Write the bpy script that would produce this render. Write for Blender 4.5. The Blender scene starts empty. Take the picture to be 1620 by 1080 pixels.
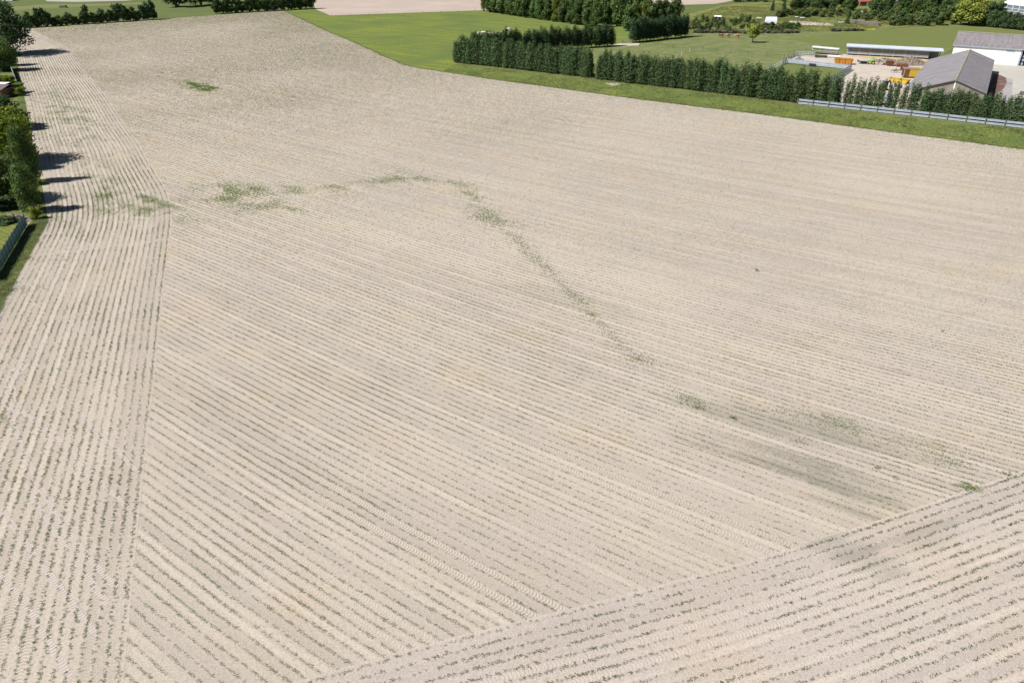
import bpy, bmesh, math, random
import numpy as np
from mathutils import Vector, Matrix
from mathutils.geometry import tessellate_polygon

# ------------------------------------------------------------------ camera, sky, sun
SC = bpy.context.scene
COL = SC.collection
R = math.radians
FPX, HCAM, PITCH = 1123.0, 39.7, math.atan(650 / 1123.0)
CO, SI = math.cos(PITCH), math.sin(PITCH)

cam = bpy.data.cameras.new('camera')
cam.sensor_fit = 'HORIZONTAL'
cam.sensor_width = 36.0
cam.lens = 36.0 * FPX / 1620.0
cam.clip_start = 0.5
cam.clip_end = 12000
camo = bpy.data.objects.new('camera', cam)
COL.objects.link(camo)
camo.location = (0, 0, HCAM)
camo.rotation_euler = (math.pi / 2 - PITCH, 0, 0)
SC.camera = camo

SUN_EL = R(48)
SUN_AZ = R(195)          # direction the light comes from, measured from +X
sunv = Vector((math.cos(SUN_AZ) * math.cos(SUN_EL), math.sin(SUN_AZ) * math.cos(SUN_EL), math.sin(SUN_EL)))
w = bpy.data.worlds.new('World')
SC.world = w
w.use_nodes = True
nt = w.node_tree
sky = nt.nodes.new('ShaderNodeTexSky')
sky.sky_type = 'NISHITA'
sky.sun_disc = False
sky.air_density = 0.7
sky.dust_density = 0.4
sky.sun_elevation = SUN_EL
sky.sun_rotation = math.atan2(sunv.x, sunv.y)
nt.links.new(sky.outputs[0], nt.nodes['Background'].inputs[0])
nt.nodes['Background'].inputs[1].default_value = 0.05
sl = bpy.data.lights.new('sun', 'SUN')
sl.energy = 5.0
sl.angle = R(0.5)
sl.color = (1.0, 0.96, 0.91)
so = bpy.data.objects.new('sun', sl)
COL.objects.link(so)
so.rotation_euler = sunv.to_track_quat('Z', 'Y').to_euler()
so.location = (0, 0, 200)
SC.view_settings.view_transform = 'Standard'
SC.view_settings.look = 'None'
SC.view_settings.gamma = 1
SC.view_settings.exposure = 0.54


def G(x, y, z=0.0):
    """world point on height z seen at photo pixel (x, y) (1620 x 1080)"""
    u, v = x - 810.0, y - 540.0
    d = (u, FPX * CO - v * SI, -(FPX * SI + v * CO))
    t = (z - HCAM) / d[2]
    return Vector((d[0] * t, d[1] * t, z))


def mpp(y):
    """metres per photo pixel, sideways, for a thing standing at pixel row y"""
    return HCAM / CO / (y + 110.0) * 1.0


# ------------------------------------------------------------------ materials
def new_mat(name):
    m = bpy.data.materials.new(name)
    m.use_nodes = True
    n = m.node_tree
    b = n.nodes['Principled BSDF']
    b.inputs['Roughness'].default_value = 0.85
    b.inputs['Specular IOR Level'].default_value = 0.2
    return m, n, b


class NB:
    """small node-building helper"""
    def __init__(s, n):
        s.n = n

    def val(s, x, sock):
        if isinstance(x, (int, float)):
            sock.default_value = x
        elif isinstance(x, tuple):
            sock.default_value = x if len(sock.default_value) == len(x) else tuple(x) + (1,)
        else:
            s.n.links.new(x, sock)

    def math(s, op, a, b=0.0, c=0.0):
        k = s.n.nodes.new('ShaderNodeMath')
        k.operation = op
        s.val(a, k.inputs[0]); s.val(b, k.inputs[1]); s.val(c, k.inputs[2])
        return k.outputs[0]

    def noise(s, vec, scale, detail=3, rough=0.55, out=0):
        k = s.n.nodes.new('ShaderNodeTexNoise')
        if vec is not None:
            s.n.links.new(vec, k.inputs['Vector'])
        k.inputs['Scale'].default_value = scale
        k.inputs['Detail'].default_value = detail
        k.inputs['Roughness'].default_value = rough
        return k.outputs[out]

    def ramp(s, fac, lo, hi):
        k = s.n.nodes.new('ShaderNodeMapRange')
        s.val(fac, k.inputs[0])
        k.inputs[1].default_value = lo
        k.inputs[2].default_value = hi
        return k.outputs[0]

    def mix(s, fac, a, b, mode='MIX'):
        k = s.n.nodes.new('ShaderNodeMix')
        k.data_type = 'RGBA'
        k.blend_type = mode
        s.val(fac, k.inputs[0]); s.val(a, k.inputs[6]); s.val(b, k.inputs[7])
        return k.outputs[2]

    def pos(s):
        return s.n.nodes.new('ShaderNodeNewGeometry').outputs['Position']

    def objco(s):
        return s.n.nodes.new('ShaderNodeTexCoord').outputs['Object']

    def rnd(s):
        return s.n.nodes.new('ShaderNodeObjectInfo').outputs['Random']

    def sep(s, v):
        k = s.n.nodes.new('ShaderNodeSeparateXYZ')
        s.n.links.new(v, k.inputs[0])
        return k.outputs

    def comb(s, x, y, z=0.0):
        k = s.n.nodes.new('ShaderNodeCombineXYZ')
        s.val(x, k.inputs[0]); s.val(y, k.inputs[1]); s.val(z, k.inputs[2])
        return k.outputs[0]

    def bump(s, h, strength, dist, bsdf):
        k = s.n.nodes.new('ShaderNodeBump')
        s.val(h, k.inputs['Height'])
        k.inputs['Strength'].default_value = strength
        k.inputs['Distance'].default_value = dist
        s.n.links.new(k.outputs[0], bsdf.inputs['Normal'])


ROW = 0.75
A0 = R(53.9)
D0 = Vector((math.sin(A0), -math.cos(A0)))
N0 = Vector((math.cos(A0), math.sin(A0)))
ORG = G(200, 906.7)
KC = 0.0008


def soil_mat(name, mode, treads=(), stains=(), base=(0.414, 0.367, 0.308), turn=None):
    """bare sandy soil with planted rows. mode 'main': rows by world formula, 'uv': by the UV map"""
    m, n, b = new_mat(name)
    q = NB(n)
    P = q.pos()
    px, py, pz = q.sep(P)
    if mode == 'main':
        dx = q.math('SUBTRACT', px, ORG.x)
        dy = q.math('SUBTRACT', py, ORG.y)
        s = q.math('ADD', q.math('MULTIPLY', dx, D0.x), q.math('MULTIPLY', dy, D0.y))
        t = q.math('ADD', q.math('MULTIPLY', dx, N0.x), q.math('MULTIPLY', dy, N0.y))
        sc = q.math('MAXIMUM', q.math('ADD', s, 10.0), 0.0)
        t = q.math('SUBTRACT', t, q.math('MULTIPLY', q.math('MULTIPLY', sc, sc), KC))
        v = q.math('DIVIDE', t, ROW)
        u = s
    else:
        uv = n.nodes.new('ShaderNodeUVMap')
        uu = q.sep(uv.outputs[0])
        u, v = uu[0], uu[1]
    # small wander so that no line is ruler straight
    wn = q.noise(q.comb(q.math('MULTIPLY', u, 0.25), v), 1.0, 2)
    v = q.math('ADD', v, q.math('MULTIPLY', q.math('SUBTRACT', wn, 0.5), 0.16))
    fl = q.math('FLOOR', v)
    fr = q.math('FRACT', v)
    mid = q.math('ABSOLUTE', q.math('SUBTRACT', fr, 0.5))       # 0 between the rows, .5 on the row
    wnz = n.nodes.new('ShaderNodeTexWhiteNoise')
    wnz.noise_dimensions = '1D'
    n.links.new(fl, wnz.inputs['W'])
    rnd = wnz.outputs[0]
    # pressed, paler lane between rows (wheels), not in every gap
    lane = q.math('MULTIPLY', q.ramp(mid, 0.34, 0.2), q.ramp(rnd, 0.3, 0.85))
    lane2 = q.noise(q.comb(q.math('MULTIPLY', u, 0.12), q.math('MULTIPLY', v, 1.3)), 1.0, 3)
    lane = q.math('MULTIPLY', lane, q.ramp(lane2, 0.3, 0.6))
    onrow = q.ramp(mid, 0.34, 0.46)
    # large patches of the soil itself
    big = q.noise(P, 0.045, 4, 0.6)
    big2 = q.noise(P, 0.11, 4, 0.6)
    str_ = q.noise(q.comb(q.math('MULTIPLY', u, 0.05), q.math('MULTIPLY', v, 0.55)), 1.0, 4)
    clod = q.noise(P, 3.1, 4, 0.75)
    clod2 = q.noise(P, 9.0, 2, 0.7)
    c = q.mix(q.ramp(big, 0.36, 0.66), base, (base[0] * 0.84, base[1] * 0.83, base[2] * 0.86))
    big0 = q.noise(P, 0.018, 3, 0.5)
    c = q.mix(q.math('MULTIPLY', q.ramp(big0, 0.5, 0.66), 0.7), c, (base[0] * 1.1, base[1] * 1.08, base[2] * 1.05))
    big3 = q.noise(P, 0.07, 5, 0.65, 1)
    b3 = q.sep(big3)[0]
    c = q.mix(q.math('MULTIPLY', q.ramp(b3, 0.52, 0.7), 0.6), c, (base[0] * 0.86, base[1] * 0.86, base[2] * 0.95))
    c = q.mix(q.math('MULTIPLY', q.ramp(big2, 0.5, 0.68), 0.75), c, (base[0] * 0.99, base[1] * 0.91, base[2] * 0.78))
    c = q.mix(q.math('MULTIPLY', q.ramp(str_, 0.4, 0.7), 0.42), c, (base[0] * 1.12, base[1] * 1.12, base[2] * 1.12))
    c = q.mix(q.math('MULTIPLY', lane, 0.85), c, (base[0] * 1.17, base[1] * 1.16, base[2] * 1.14))
    c = q.mix(q.math('MULTIPLY', q.math('MULTIPLY', q.ramp(mid, 0.4, 0.3), q.ramp(rnd, 0.3, 0.05)), 0.6), c, (base[0] * 0.84, base[1] * 0.83, base[2] * 0.85))
    c = q.mix(q.math('MULTIPLY', onrow, 0.26), c, (base[0] * 0.72, base[1] * 0.73, base[2] * 0.70))
    c = q.mix(q.math('MULTIPLY', q.ramp(clod, 0.5, 0.64), 0.5), c, (base[0] * 0.68, base[1] * 0.68, base[2] * 0.70))
    c = q.mix(q.math('MULTIPLY', q.ramp(clod2, 0.53, 0.66), 0.5), c, (base[0] * 0.55, base[1] * 0.55, base[2] * 0.57))
    c = q.mix(q.math('MULTIPLY', q.ramp(clod2, 0.46, 0.32), 0.45), c, (base[0] * 1.25, base[1] * 1.25, base[2] * 1.25))
    # damp stains left in hollows of the field, drawn out along the rows
    if stains:
        for (sx, sy, ra, rb, ang, am) in stains:
            g = G(sx, sy)
            ca, sa = math.cos(R(ang)), math.sin(R(ang))
            ax = q.math('SUBTRACT', px, g.x)
            ay = q.math('SUBTRACT', py, g.y)
            e1 = q.math('DIVIDE', q.math('ADD', q.math('MULTIPLY', ax, ca), q.math('MULTIPLY', ay, sa)), ra)
            e2 = q.math('DIVIDE', q.math('SUBTRACT', q.math('MULTIPLY', ay, ca), q.math('MULTIPLY', ax, sa)), rb)
            rr = q.math('ADD', q.math('MULTIPLY', e1, e1), q.math('MULTIPLY', e2, e2))
            rr = q.math('ADD', rr, q.math('ADD', q.math('MULTIPLY', q.math('SUBTRACT', big2, 0.5), 2.0), q.math('ADD', q.math('MULTIPLY', q.math('SUBTRACT', str_, 0.5), 4.0), q.math('MULTIPLY', q.math('SUBTRACT', clod, 0.5), 3.0))))
            c = q.mix(q.math('MULTIPLY', q.ramp(rr, 1.0, 0.1), am), c, (base[0] * 0.5, base[1] * 0.53, base[2] * 0.50))
    h = q.math('ADD', q.math('MULTIPLY', clod, 0.7), q.math('MULTIPLY', clod2, 0.5))
    h = q.math('ADD', h, q.math('MULTIPLY', mid, 0.35))
    # lug prints of tractor tyres in chosen gaps
    if treads:
        msk = None
        for (row, w_) in treads:
            e = q.math('LESS_THAN', q.math('ABSOLUTE', q.math('SUBTRACT', fl, row)), 0.4)
            e = q.math('MULTIPLY', e, w_)
            msk = e if msk is None else q.math('ADD', msk, e)
        msk = q.math('MULTIPLY', msk, q.ramp(mid, 0.36, 0.27))
        msk = q.math('MULTIPLY', msk, q.ramp(lane2, 0.28, 0.45))
        ch = q.math('SINE', q.math('MULTIPLY', q.math('ADD', u, q.math('MULTIPLY', mid, 0.32)), 6.2832 / 0.26))
        chp = q.ramp(ch, -0.15, 0.35)
        c = q.mix(q.math('MULTIPLY', msk, 0.5), c, (base[0] * 1.2, base[1] * 1.19, base[2] * 1.17))
        c = q.mix(q.math('MULTIPLY', q.math('MULTIPLY', msk, chp), 0.55), c, (base[0] * 0.6, base[1] * 0.6, base[2] * 0.6))
        h = q.math('SUBTRACT', h, q.math('MULTIPLY', q.math('MULTIPLY', msk, chp), 0.8))
    n.links.new(c, b.inputs['Base Color'])
    b.inputs['Roughness'].default_value = 1.0
    b.inputs['Specular IOR Level'].default_value = 0.05
    q.bump(h, 0.55, 0.07, b)
    return m


def grass_mat(name, c1, c2, c3, flower=None, famt=0.0, scale=1.0, stripe=None):
    m, n, b = new_mat(name)
    q = NB(n)
    P = q.pos()
    a = q.noise(P, 0.06 * scale, 5, 0.6)
    a2 = q.noise(P, 0.5 * scale, 5, 0.7)
    a3 = q.noise(P, 2.3, 4, 0.75)
    c = q.mix(q.ramp(a, 0.35, 0.65), c1, c2)
    c = q.mix(q.math('MULTIPLY', q.ramp(a2, 0.44, 0.62), 0.9), c, c3)
    am = q.noise(P, 0.9, 3, 0.7)
    c = q.mix(q.math('MULTIPLY', q.ramp(am, 0.5, 0.66), 0.4), c, tuple(x * 0.74 for x in c1))
    c = q.mix(q.math('MULTIPLY', q.ramp(a3, 0.5, 0.68), 0.55), c, tuple(x * 0.55 for x in c1))
    c = q.mix(q.math('MULTIPLY', q.ramp(a3, 0.45, 0.3), 0.35), c, tuple(min(1, x * 1.45) for x in c2))
    if stripe:
        px, py, pz = q.sep(P)
        ca, sa = math.cos(R(stripe)), math.sin(R(stripe))
        al = q.math('ADD', q.math('MULTIPLY', px, ca), q.math('MULTIPLY', py, sa))
        ac = q.math('SUBTRACT', q.math('MULTIPLY', py, ca), q.math('MULTIPLY', px, sa))
        sv = q.comb(q.math('MULTIPLY', al, 0.035), q.math('MULTIPLY', ac, 0.6))
    else:
        sv = P
    if flower:
        f1 = q.noise(sv, 1.0 if stripe else 0.12, 4, 0.6)
        f2 = q.noise(P, 0.028, 3, 0.5)
        f3 = q.noise(P, 1.1, 3, 0.7)
        f = q.math('MULTIPLY', q.ramp(f1, 0.42, 0.62), q.ramp(f2, 0.38, 0.52))
        f = q.math('MULTIPLY', f, q.ramp(f3, 0.38, 0.6))
        c = q.mix(q.math('MULTIPLY', f, famt), c, flower)
    n.links.new(c, b.inputs['Base Color'])
    b.inputs['Roughness'].default_value = 0.95
    b.inputs['Specular IOR Level'].default_value = 0.08
    if scale < 2.9:
        q.bump(q.math('ADD', a3, q.math('MULTIPLY', a2, 0.8)), 0.5, 0.14 / max(scale, 1), b)
    return m


def leaf_mat(name, c1, c2, var=0.35, trans=0.25, nsc=0.9):
    m, n, b = new_mat(name)
    q = NB(n)
    P = q.pos()
    a = q.noise(P, nsc, 3, 0.6)
    a2 = q.noise(P, 4.0, 2, 0.6)
    c = q.mix(q.ramp(a, 0.35, 0.65), c1, c2)
    c = q.mix(q.math('MULTIPLY', q.ramp(a2, 0.4, 0.65), 0.45), c, tuple(x * 0.55 for x in c1))
    k = n.nodes.new('ShaderNodeHueSaturation')
    k.inputs['Saturation'].default_value = 1.0
    r = q.rnd()
    n.links.new(q.math('ADD', 1 - var / 2, q.math('MULTIPLY', r, var)), k.inputs['Value'])
    r2 = q.math('FRACT', q.math('MULTIPLY', r, 7.31))
    n.links.new(q.math('ADD', 0.485, q.math('MULTIPLY', r2, 0.03)), k.inputs['Hue'])
    n.links.new(c, k.inputs['Color'])
    c = k.outputs[0]
    n.links.new(c, b.inputs['Base Color'])
    b.inputs['Roughness'].default_value = 0.6
    b.inputs['Specular IOR Level'].default_value = 0.25
    t = n.nodes.new('ShaderNodeBsdfTranslucent')
    n.links.new(q.mix(1.0, c, (1.0, 1.0, 0.45), 'MULTIPLY'), t.inputs[0])
    mx = n.nodes.new('ShaderNodeMixShader')
    mx.inputs[0].default_value = trans
    n.links.new(b.outputs[0], mx.inputs[1])
    n.links.new(t.outputs[0], mx.inputs[2])
    n.links.new(mx.outputs[0], n.nodes['Material Output'].inputs[0])
    return m


def plain(name, col, rough=0.7, metal=0.0, var=0.25, sc=1.2, spec=0.3, dirt=None):
    m, n, b = new_mat(name)
    q = NB(n)
    P = q.pos()
    a = q.noise(P, sc, 5, 0.65)
    c = q.mix(q.ramp(a, 0.3, 0.7), tuple(x * (1 - var) for x in col), tuple(min(1, x * (1 + var * 0.5)) for x in col))
    if dirt:
        a2 = q.noise(P, sc * 0.5, 5, 0.7)
        c = q.mix(q.math('MULTIPLY', q.ramp(a2, 0.5, 0.7), 0.7), c, dirt)
    n.links.new(c, b.inputs['Base Color'])
    b.inputs['Roughness'].default_value = rough
    b.inputs['Metallic'].default_value = metal
    b.inputs['Specular IOR Level'].default_value = spec
    return m


def roof_mat(name, col, ang, pitch=0.25, lich=(0.2, 0.19, 0.17)):
    """corrugated fibre-cement sheets: corrugation runs down the slope; ang = ridge direction"""
    m, n, b = new_mat(name)
    q = NB(n)
    P = q.pos()
    px, py, pz = q.sep(P)
    ca, sa = math.cos(ang), math.sin(ang)
    al = q.math('ADD', q.math('MULTIPLY', px, ca), q.math('MULTIPLY', py, sa))
    ac = q.math('SUBTRACT', q.math('MULTIPLY', py, ca), q.math('MULTIPLY', px, sa))
    a = q.noise(P, 0.35, 5, 0.7)
    st = q.noise(q.comb(q.math('MULTIPLY', al, 1.6), q.math('MULTIPLY', ac, 0.22)), 1.0, 4, 0.7)
    sp = q.noise(P, 2.2, 4, 0.75)
    c = q.mix(q.ramp(a, 0.3, 0.7), tuple(x * 0.78 for x in col), tuple(x * 1.18 for x in col))
    c = q.mix(q.math('MULTIPLY', q.ramp(st, 0.46, 0.62), 0.75), c, tuple(x * 0.62 for x in col))
    c = q.mix(q.math('MULTIPLY', q.ramp(sp, 0.5, 0.64), 0.7), c, lich)
    # sheet overlaps
    ov = q.math('FRACT', q.math('DIVIDE', ac, 1.9))
    c = q.mix(q.math('MULTIPLY', q.math('LESS_THAN', ov, 0.05), 0.25), c, tuple(x * 0.5 for x in col))
    sh = q.math('FRACT', q.math('DIVIDE', al, 5.4))
    c = q.mix(q.math('MULTIPLY', q.math('LESS_THAN', sh, 0.03), 0.3), c, tuple(min(1, x * 1.4) for x in col))
    n.links.new(c, b.inputs['Base Color'])
    wv = q.math('SINE', q.math('MULTIPLY', al, 6.2832 / pitch))
    q.bump(wv, 0.35, 0.04, b)
    b.inputs['Roughness'].default_value = 0.9
    return m


# ------------------------------------------------------------------ object helpers
def tag(o, label=None, cat=None, group=None, kind=None):
    if label: o['label'] = label
    if cat: o['category'] = cat
    if group: o['group'] = group
    if kind: o['kind'] = kind
    return o


def empty(name, loc, label, cat, group=None, rz=0.0):
    o = bpy.data.objects.new(name, None)
    o.empty_display_size = 0.3
    COL.objects.link(o)
    o.location = loc
    o.rotation_euler = (0, 0, rz)
    return tag(o, label, cat, group)


def link_mesh(name, me, mat, parent=None):
    o = bpy.data.objects.new(name, me)
    COL.objects.link(o)
    if mat and not me.materials:
        me.materials.append(mat)
    if parent:
        o.parent = parent
    return o


def np_mesh(name, V, F):
    """V (n,3), F (m,k) numpy -> mesh"""
    me = bpy.data.meshes.new(name)
    V = np.ascontiguousarray(V, dtype=np.float32)
    F = np.ascontiguousarray(F, dtype=np.int32)
    k = F.shape[1]
    me.vertices.add(len(V)); me.vertices.foreach_set('co', V.ravel())
    me.loops.add(F.size); me.loops.foreach_set('vertex_index', F.ravel())
    me.polygons.add(len(F))
    me.polygons.foreach_set('loop_start', np.arange(0, F.size, k, dtype=np.int32))
    me.polygons.foreach_set('loop_total', np.full(len(F), k, dtype=np.int32))
    me.update(calc_edges=True)
    return me


class MB:
    def __init__(s):
        s.v = []; s.f = []

    def add(s, vs, fs):
        o = len(s.v)
        s.v += [tuple(x) for x in vs]
        s.f += [tuple(i + o for i in f) for f in fs]
        return s

    def box(s, x0, x1, y0, y1, z0, z1, bev=0.0):
        if bev <= 0:
            vs = [(x, y, z) for z in (z0, z1) for y in (y0, y1) for x in (x0, x1)]
            fs = [(0, 2, 3, 1), (4, 5, 7, 6), (0, 1, 5, 4), (2, 6, 7, 3), (0, 4, 6, 2), (1, 3, 7, 5)]
            return s.add(vs, fs)
        bm = bmesh.new()
        bmesh.ops.create_cube(bm, size=1)
        for vv in bm.verts:
            vv.co = Vector(((x0 + x1) / 2 + vv.co.x * (x1 - x0), (y0 + y1) / 2 + vv.co.y * (y1 - y0), (z0 + z1) / 2 + vv.co.z * (z1 - z0)))
        bmesh.ops.bevel(bm, geom=list(bm.edges), offset=bev, segments=2, affect='EDGES')
        bm.verts.index_update()
        s.add([vv.co[:] for vv in bm.verts], [[q.index for q in f.verts] for f in bm.faces])
        bm.free()
        return s

    def tube(s, pts, rad, n=6, cap=True):
        pts = [Vector(p) for p in pts]
        if not hasattr(rad, '__len__'):
            rad = [rad] * len(pts)
        o = len(s.v)
        for i, p in enumerate(pts):
            d = (pts[min(i + 1, len(pts) - 1)] - pts[max(i - 1, 0)]).normalized()
            a = d.orthogonal().normalized() if abs(d.z) < 0.95 else Vector((1, 0, 0))
            a = (a - d * a.dot(d)).normalized()
            bb = d.cross(a)
            for k in range(n):
                t = 2 * math.pi * k / n
                s.v.append(tuple(p + (a * math.cos(t) + bb * math.sin(t)) * rad[i]))
        for i in range(len(pts) - 1):
            for k in range(n):
                s.f.append((o + i * n + k, o + i * n + (k + 1) % n, o + (i + 1) * n + (k + 1) % n, o + (i + 1) * n + k))
        if cap:
            s.f.append(tuple(o + k for k in range(n - 1, -1, -1)))
            e = o + (len(pts) - 1) * n
            s.f.append(tuple(e + k for k in range(n)))
        return s

    def beam(s, a, b, w, h):
        """rectangular bar from a to b, w wide sideways, h high"""
        a, b = Vector(a), Vector(b)
        d = (b - a).normalized()
        up = Vector((0, 0, 1)) if abs(d.z) < 0.95 else Vector((0, 1, 0))
        sd = d.cross(up).normalized()
        up = sd.cross(d).normalized()
        vs = []
        for p in (a, b):
            for i, j in ((-1, -1), (1, -1), (1, 1), (-1, 1)):
                vs.append(p + sd * i * w / 2 + up * j * h / 2)
        return s.add(vs, [(3, 2, 1, 0), (4, 5, 6, 7), (0, 1, 5, 4), (1, 2, 6, 5), (2, 3, 7, 6), (3, 0, 4, 7)])

    def cyl(s, c, axis, r, L, n=14):
        c, a = Vector(c), Vector(axis).normalized()
        return s.tube([c - a * L / 2, c + a * L / 2], r, n)

    def prism(s, prof, d0, d1, axis='y'):
        """profile of (a, z) points extruded along y (a = x) or x (a = y)"""
        n = len(prof)
        vs = []
        for d in (d0, d1):
            for a, z in prof:
                vs.append((a, d, z) if axis == 'y' else (d, a, z))
        fs = [tuple(range(n)), tuple(range(2 * n - 1, n - 1, -1))]
        for i in range(n):
            j = (i + 1) % n
            fs.append((i, i + n, j + n, j))
        return s.add(vs, fs)

    def mesh(s, name):
        me = bpy.data.meshes.new(name)
        me.from_pydata(s.v, [], s.f)
        bm = bmesh.new(); bm.from_mesh(me)
        bmesh.ops.recalc_face_normals(bm, faces=bm.faces)
        bm.to_mesh(me); bm.free()
        me.update()
        return me

    def build(s, name, mat, parent=None):
        return link_mesh(name, s.mesh(name), mat, parent)


def sheet(name, pts, z, mat, kind='structure', raw=False):
    """flat ground patch from photo-pixel outline"""
    P = [Vector((p[0], p[1], z)) if raw else G(p[0], p[1]) + Vector((0, 0, z)) for p in pts]
    tri = tessellate_polygon([[Vector((p.x, p.y, 0)) for p in P]])
    me = bpy.data.meshes.new(name)
    F = []
    for t in tri:
        A_, B_, C_ = (P[i] for i in t)
        up = (B_.x - A_.x) * (C_.y - A_.y) - (B_.y - A_.y) * (C_.x - A_.x)
        F.append(tuple(t) if up > 0 else tuple(reversed(t)))
    me.from_pydata([tuple(p) for p in P], [], F)
    me.update()
    o = link_mesh(name, me, mat)
    o['kind'] = kind
    return o


def inside(px, py, poly):
    """vectorised point in polygon"""
    r = np.zeros(px.shape, bool)
    n = len(poly)
    for i in range(n):
        x0, y0 = poly[i][0], poly[i][1]
        x1, y1 = poly[(i + 1) % n][0], poly[(i + 1) % n][1]
        if y0 == y1: continue
        c = ((y0 > py) != (y1 > py)) & (px < (x1 - x0) * (py - y0) / (y1 - y0) + x0)
        r ^= c
    return r


def in_view(X, Y, m=6.0):
    """rough test: inside the picture's footprint plus a margin"""
    Z = Y * CO + HCAM * SI
    u = np.abs(X) * FPX / Z
    v = FPX * (HCAM * CO - Y * SI) / Z
    mm = m * FPX / Z
    return (u < 810 + mm) & (v < 540 + mm * 0.6) & (Z > 5)


rng = np.random.default_rng(7)
random.seed(7)

# ------------------------------------------------------------------ ground
M = {}
M['land'] = grass_mat('rough_grass', (0.085, 0.118, 0.035), (0.115, 0.145, 0.05), (0.135, 0.15, 0.065), None, 0)
M['meadow'] = grass_mat('meadow_grass', (0.102, 0.144, 0.042), (0.126, 0.166, 0.046), (0.114, 0.15, 0.05), (0.34, 0.34, 0.02), 0.55, 1.0, stripe=-32)
M['margin'] = grass_mat('margin_grass', (0.098, 0.152, 0.04), (0.13, 0.178, 0.046), (0.165, 0.18, 0.066), (0.28, 0.26, 0.05), 0.5, 1.6)
M['paddock'] = grass_mat('paddock_grass', (0.115, 0.155, 0.05), (0.138, 0.168, 0.062), (0.22, 0.2, 0.105), None, 0, 0.4)
M['paddock2'] = grass_mat('pasture_grass', (0.13, 0.155, 0.048), (0.148, 0.165, 0.054), (0.135, 0.158, 0.055), None, 0, 0.8)
M['rough'] = grass_mat('garden_grass', (0.095, 0.135, 0.035), (0.15, 0.17, 0.055), (0.19, 0.18, 0.08), (0.34, 0.3, 0.05), 0.5, 2.5)
M['pale_grass'] = grass_mat('mown_grass', (0.16, 0.175, 0.075), (0.185, 0.185, 0.085), (0.14, 0.165, 0.06), None, 0)
M['lawn'] = grass_mat('lawn_grass', (0.14, 0.165, 0.04), (0.2, 0.19, 0.06), (0.125, 0.16, 0.04), None, 0, 3)
M['verge'] = grass_mat('verge_grass', (0.095, 0.135, 0.034), (0.125, 0.155, 0.046), (0.165, 0.165, 0.075), None, 0, 3)
M['far_soil'] = plain('far_soil', (0.40, 0.335, 0.285), 1.0, 0, 0.12, 0.05, 0.05)
M['pale_soil'] = plain('pale_soil', (0.36, 0.34, 0.30), 1.0, 0, 0.12, 0.05, 0.05)
M['soil'] = soil_mat('field_soil', 'main', ((17, 1.0), (19, 1.0), (36, 0.7), (38, 0.7), (64, 0.5), (8, 0.35), (10, 0.35), (27, 0.3)), ((1195, 720, 9, 1.9, -26, 0.8), (1290, 748, 8, 2.0, -26, 0.65), (1370, 800, 5, 2.4, -24, 0.6), (1215, 664, 9, 2.4, -24, 0.45), (1360, 690, 9, 2.0, -24, 0.4), (900, 470, 11, 3.0, -30, 0.3)))
M['soil_strip'] = soil_mat('headland_soil', 'uv', ((-3, 0.5), (-8, 0.9), (-10, 1.0), (-14, 0.6)))
M['soil_strip2'] = soil_mat('near_headland_soil', 'uv', ((-5, 0.3), (-7, 0.3)), ((1340, 868, 4.5, 2.2, -28, 0.55), (1460, 850, 5, 1.2, 20, 0.3)), (0.425, 0.374, 0.325))
M['soil_plain'] = plain('bare_soil', (0.46, 0.395, 0.32), 1.0, 0, 0.2, 1.5, 0.05)

land = sheet('ground', [(-3000, -400), (3000, -400), (4500, 6000), (-4500, 6000)], 0.0, M['land'], raw=True)

field_px = [(112, 81), (38, 45), (130, 39), (240, 31.5), (344, 24), (400, 20), (447, 17.6), (461, 23), (523, 51.5), (565, 69), (607, 89), (641, 103),
            (670, 109), (690, 112), (780, 126), (878, 139), (920, 145), (1023, 159), (1210, 182), (1400, 208), (1620, 236.5), (1800, 259)]
field = [G(*p) for p in field_px]
field += [Vector((150, 60, 0)), Vector((90, 8, 0)), Vector((-30, 5, 0)), Vector((-40, 5, 0))]
FIELD = [(p.x, p.y) for p in field]


def smooth_line(P, step):
    """Catmull-Rom through P, resampled at step metres"""
    P = [np.array(p[:2], float) for p in P]
    P = [2 * P[0] - P[1]] + P + [2 * P[-1] - P[-2]]
    out = []
    for i in range(1, len(P) - 2):
        a, b, c, d = P[i - 1], P[i], P[i + 1], P[i + 2]
        for t in np.linspace(0, 1, 24, endpoint=False):
            out.append(0.5 * ((2 * b) + (-a + c) * t + (2 * a - 5 * b + 4 * c - d) * t * t + (-a + 3 * b - 3 * c + d) * t ** 3))
    out.append(P[-2])
    out = np.array(out)
    L = np.concatenate([[0], np.cumsum(np.linalg.norm(np.diff(out, axis=0), axis=1))])
    n = int(L[-1] / step) + 1
    t = np.linspace(0, L[-1], n)
    return np.stack([np.interp(t, L, out[:, 0]), np.interp(t, L, out[:, 1])], 1), t


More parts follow.
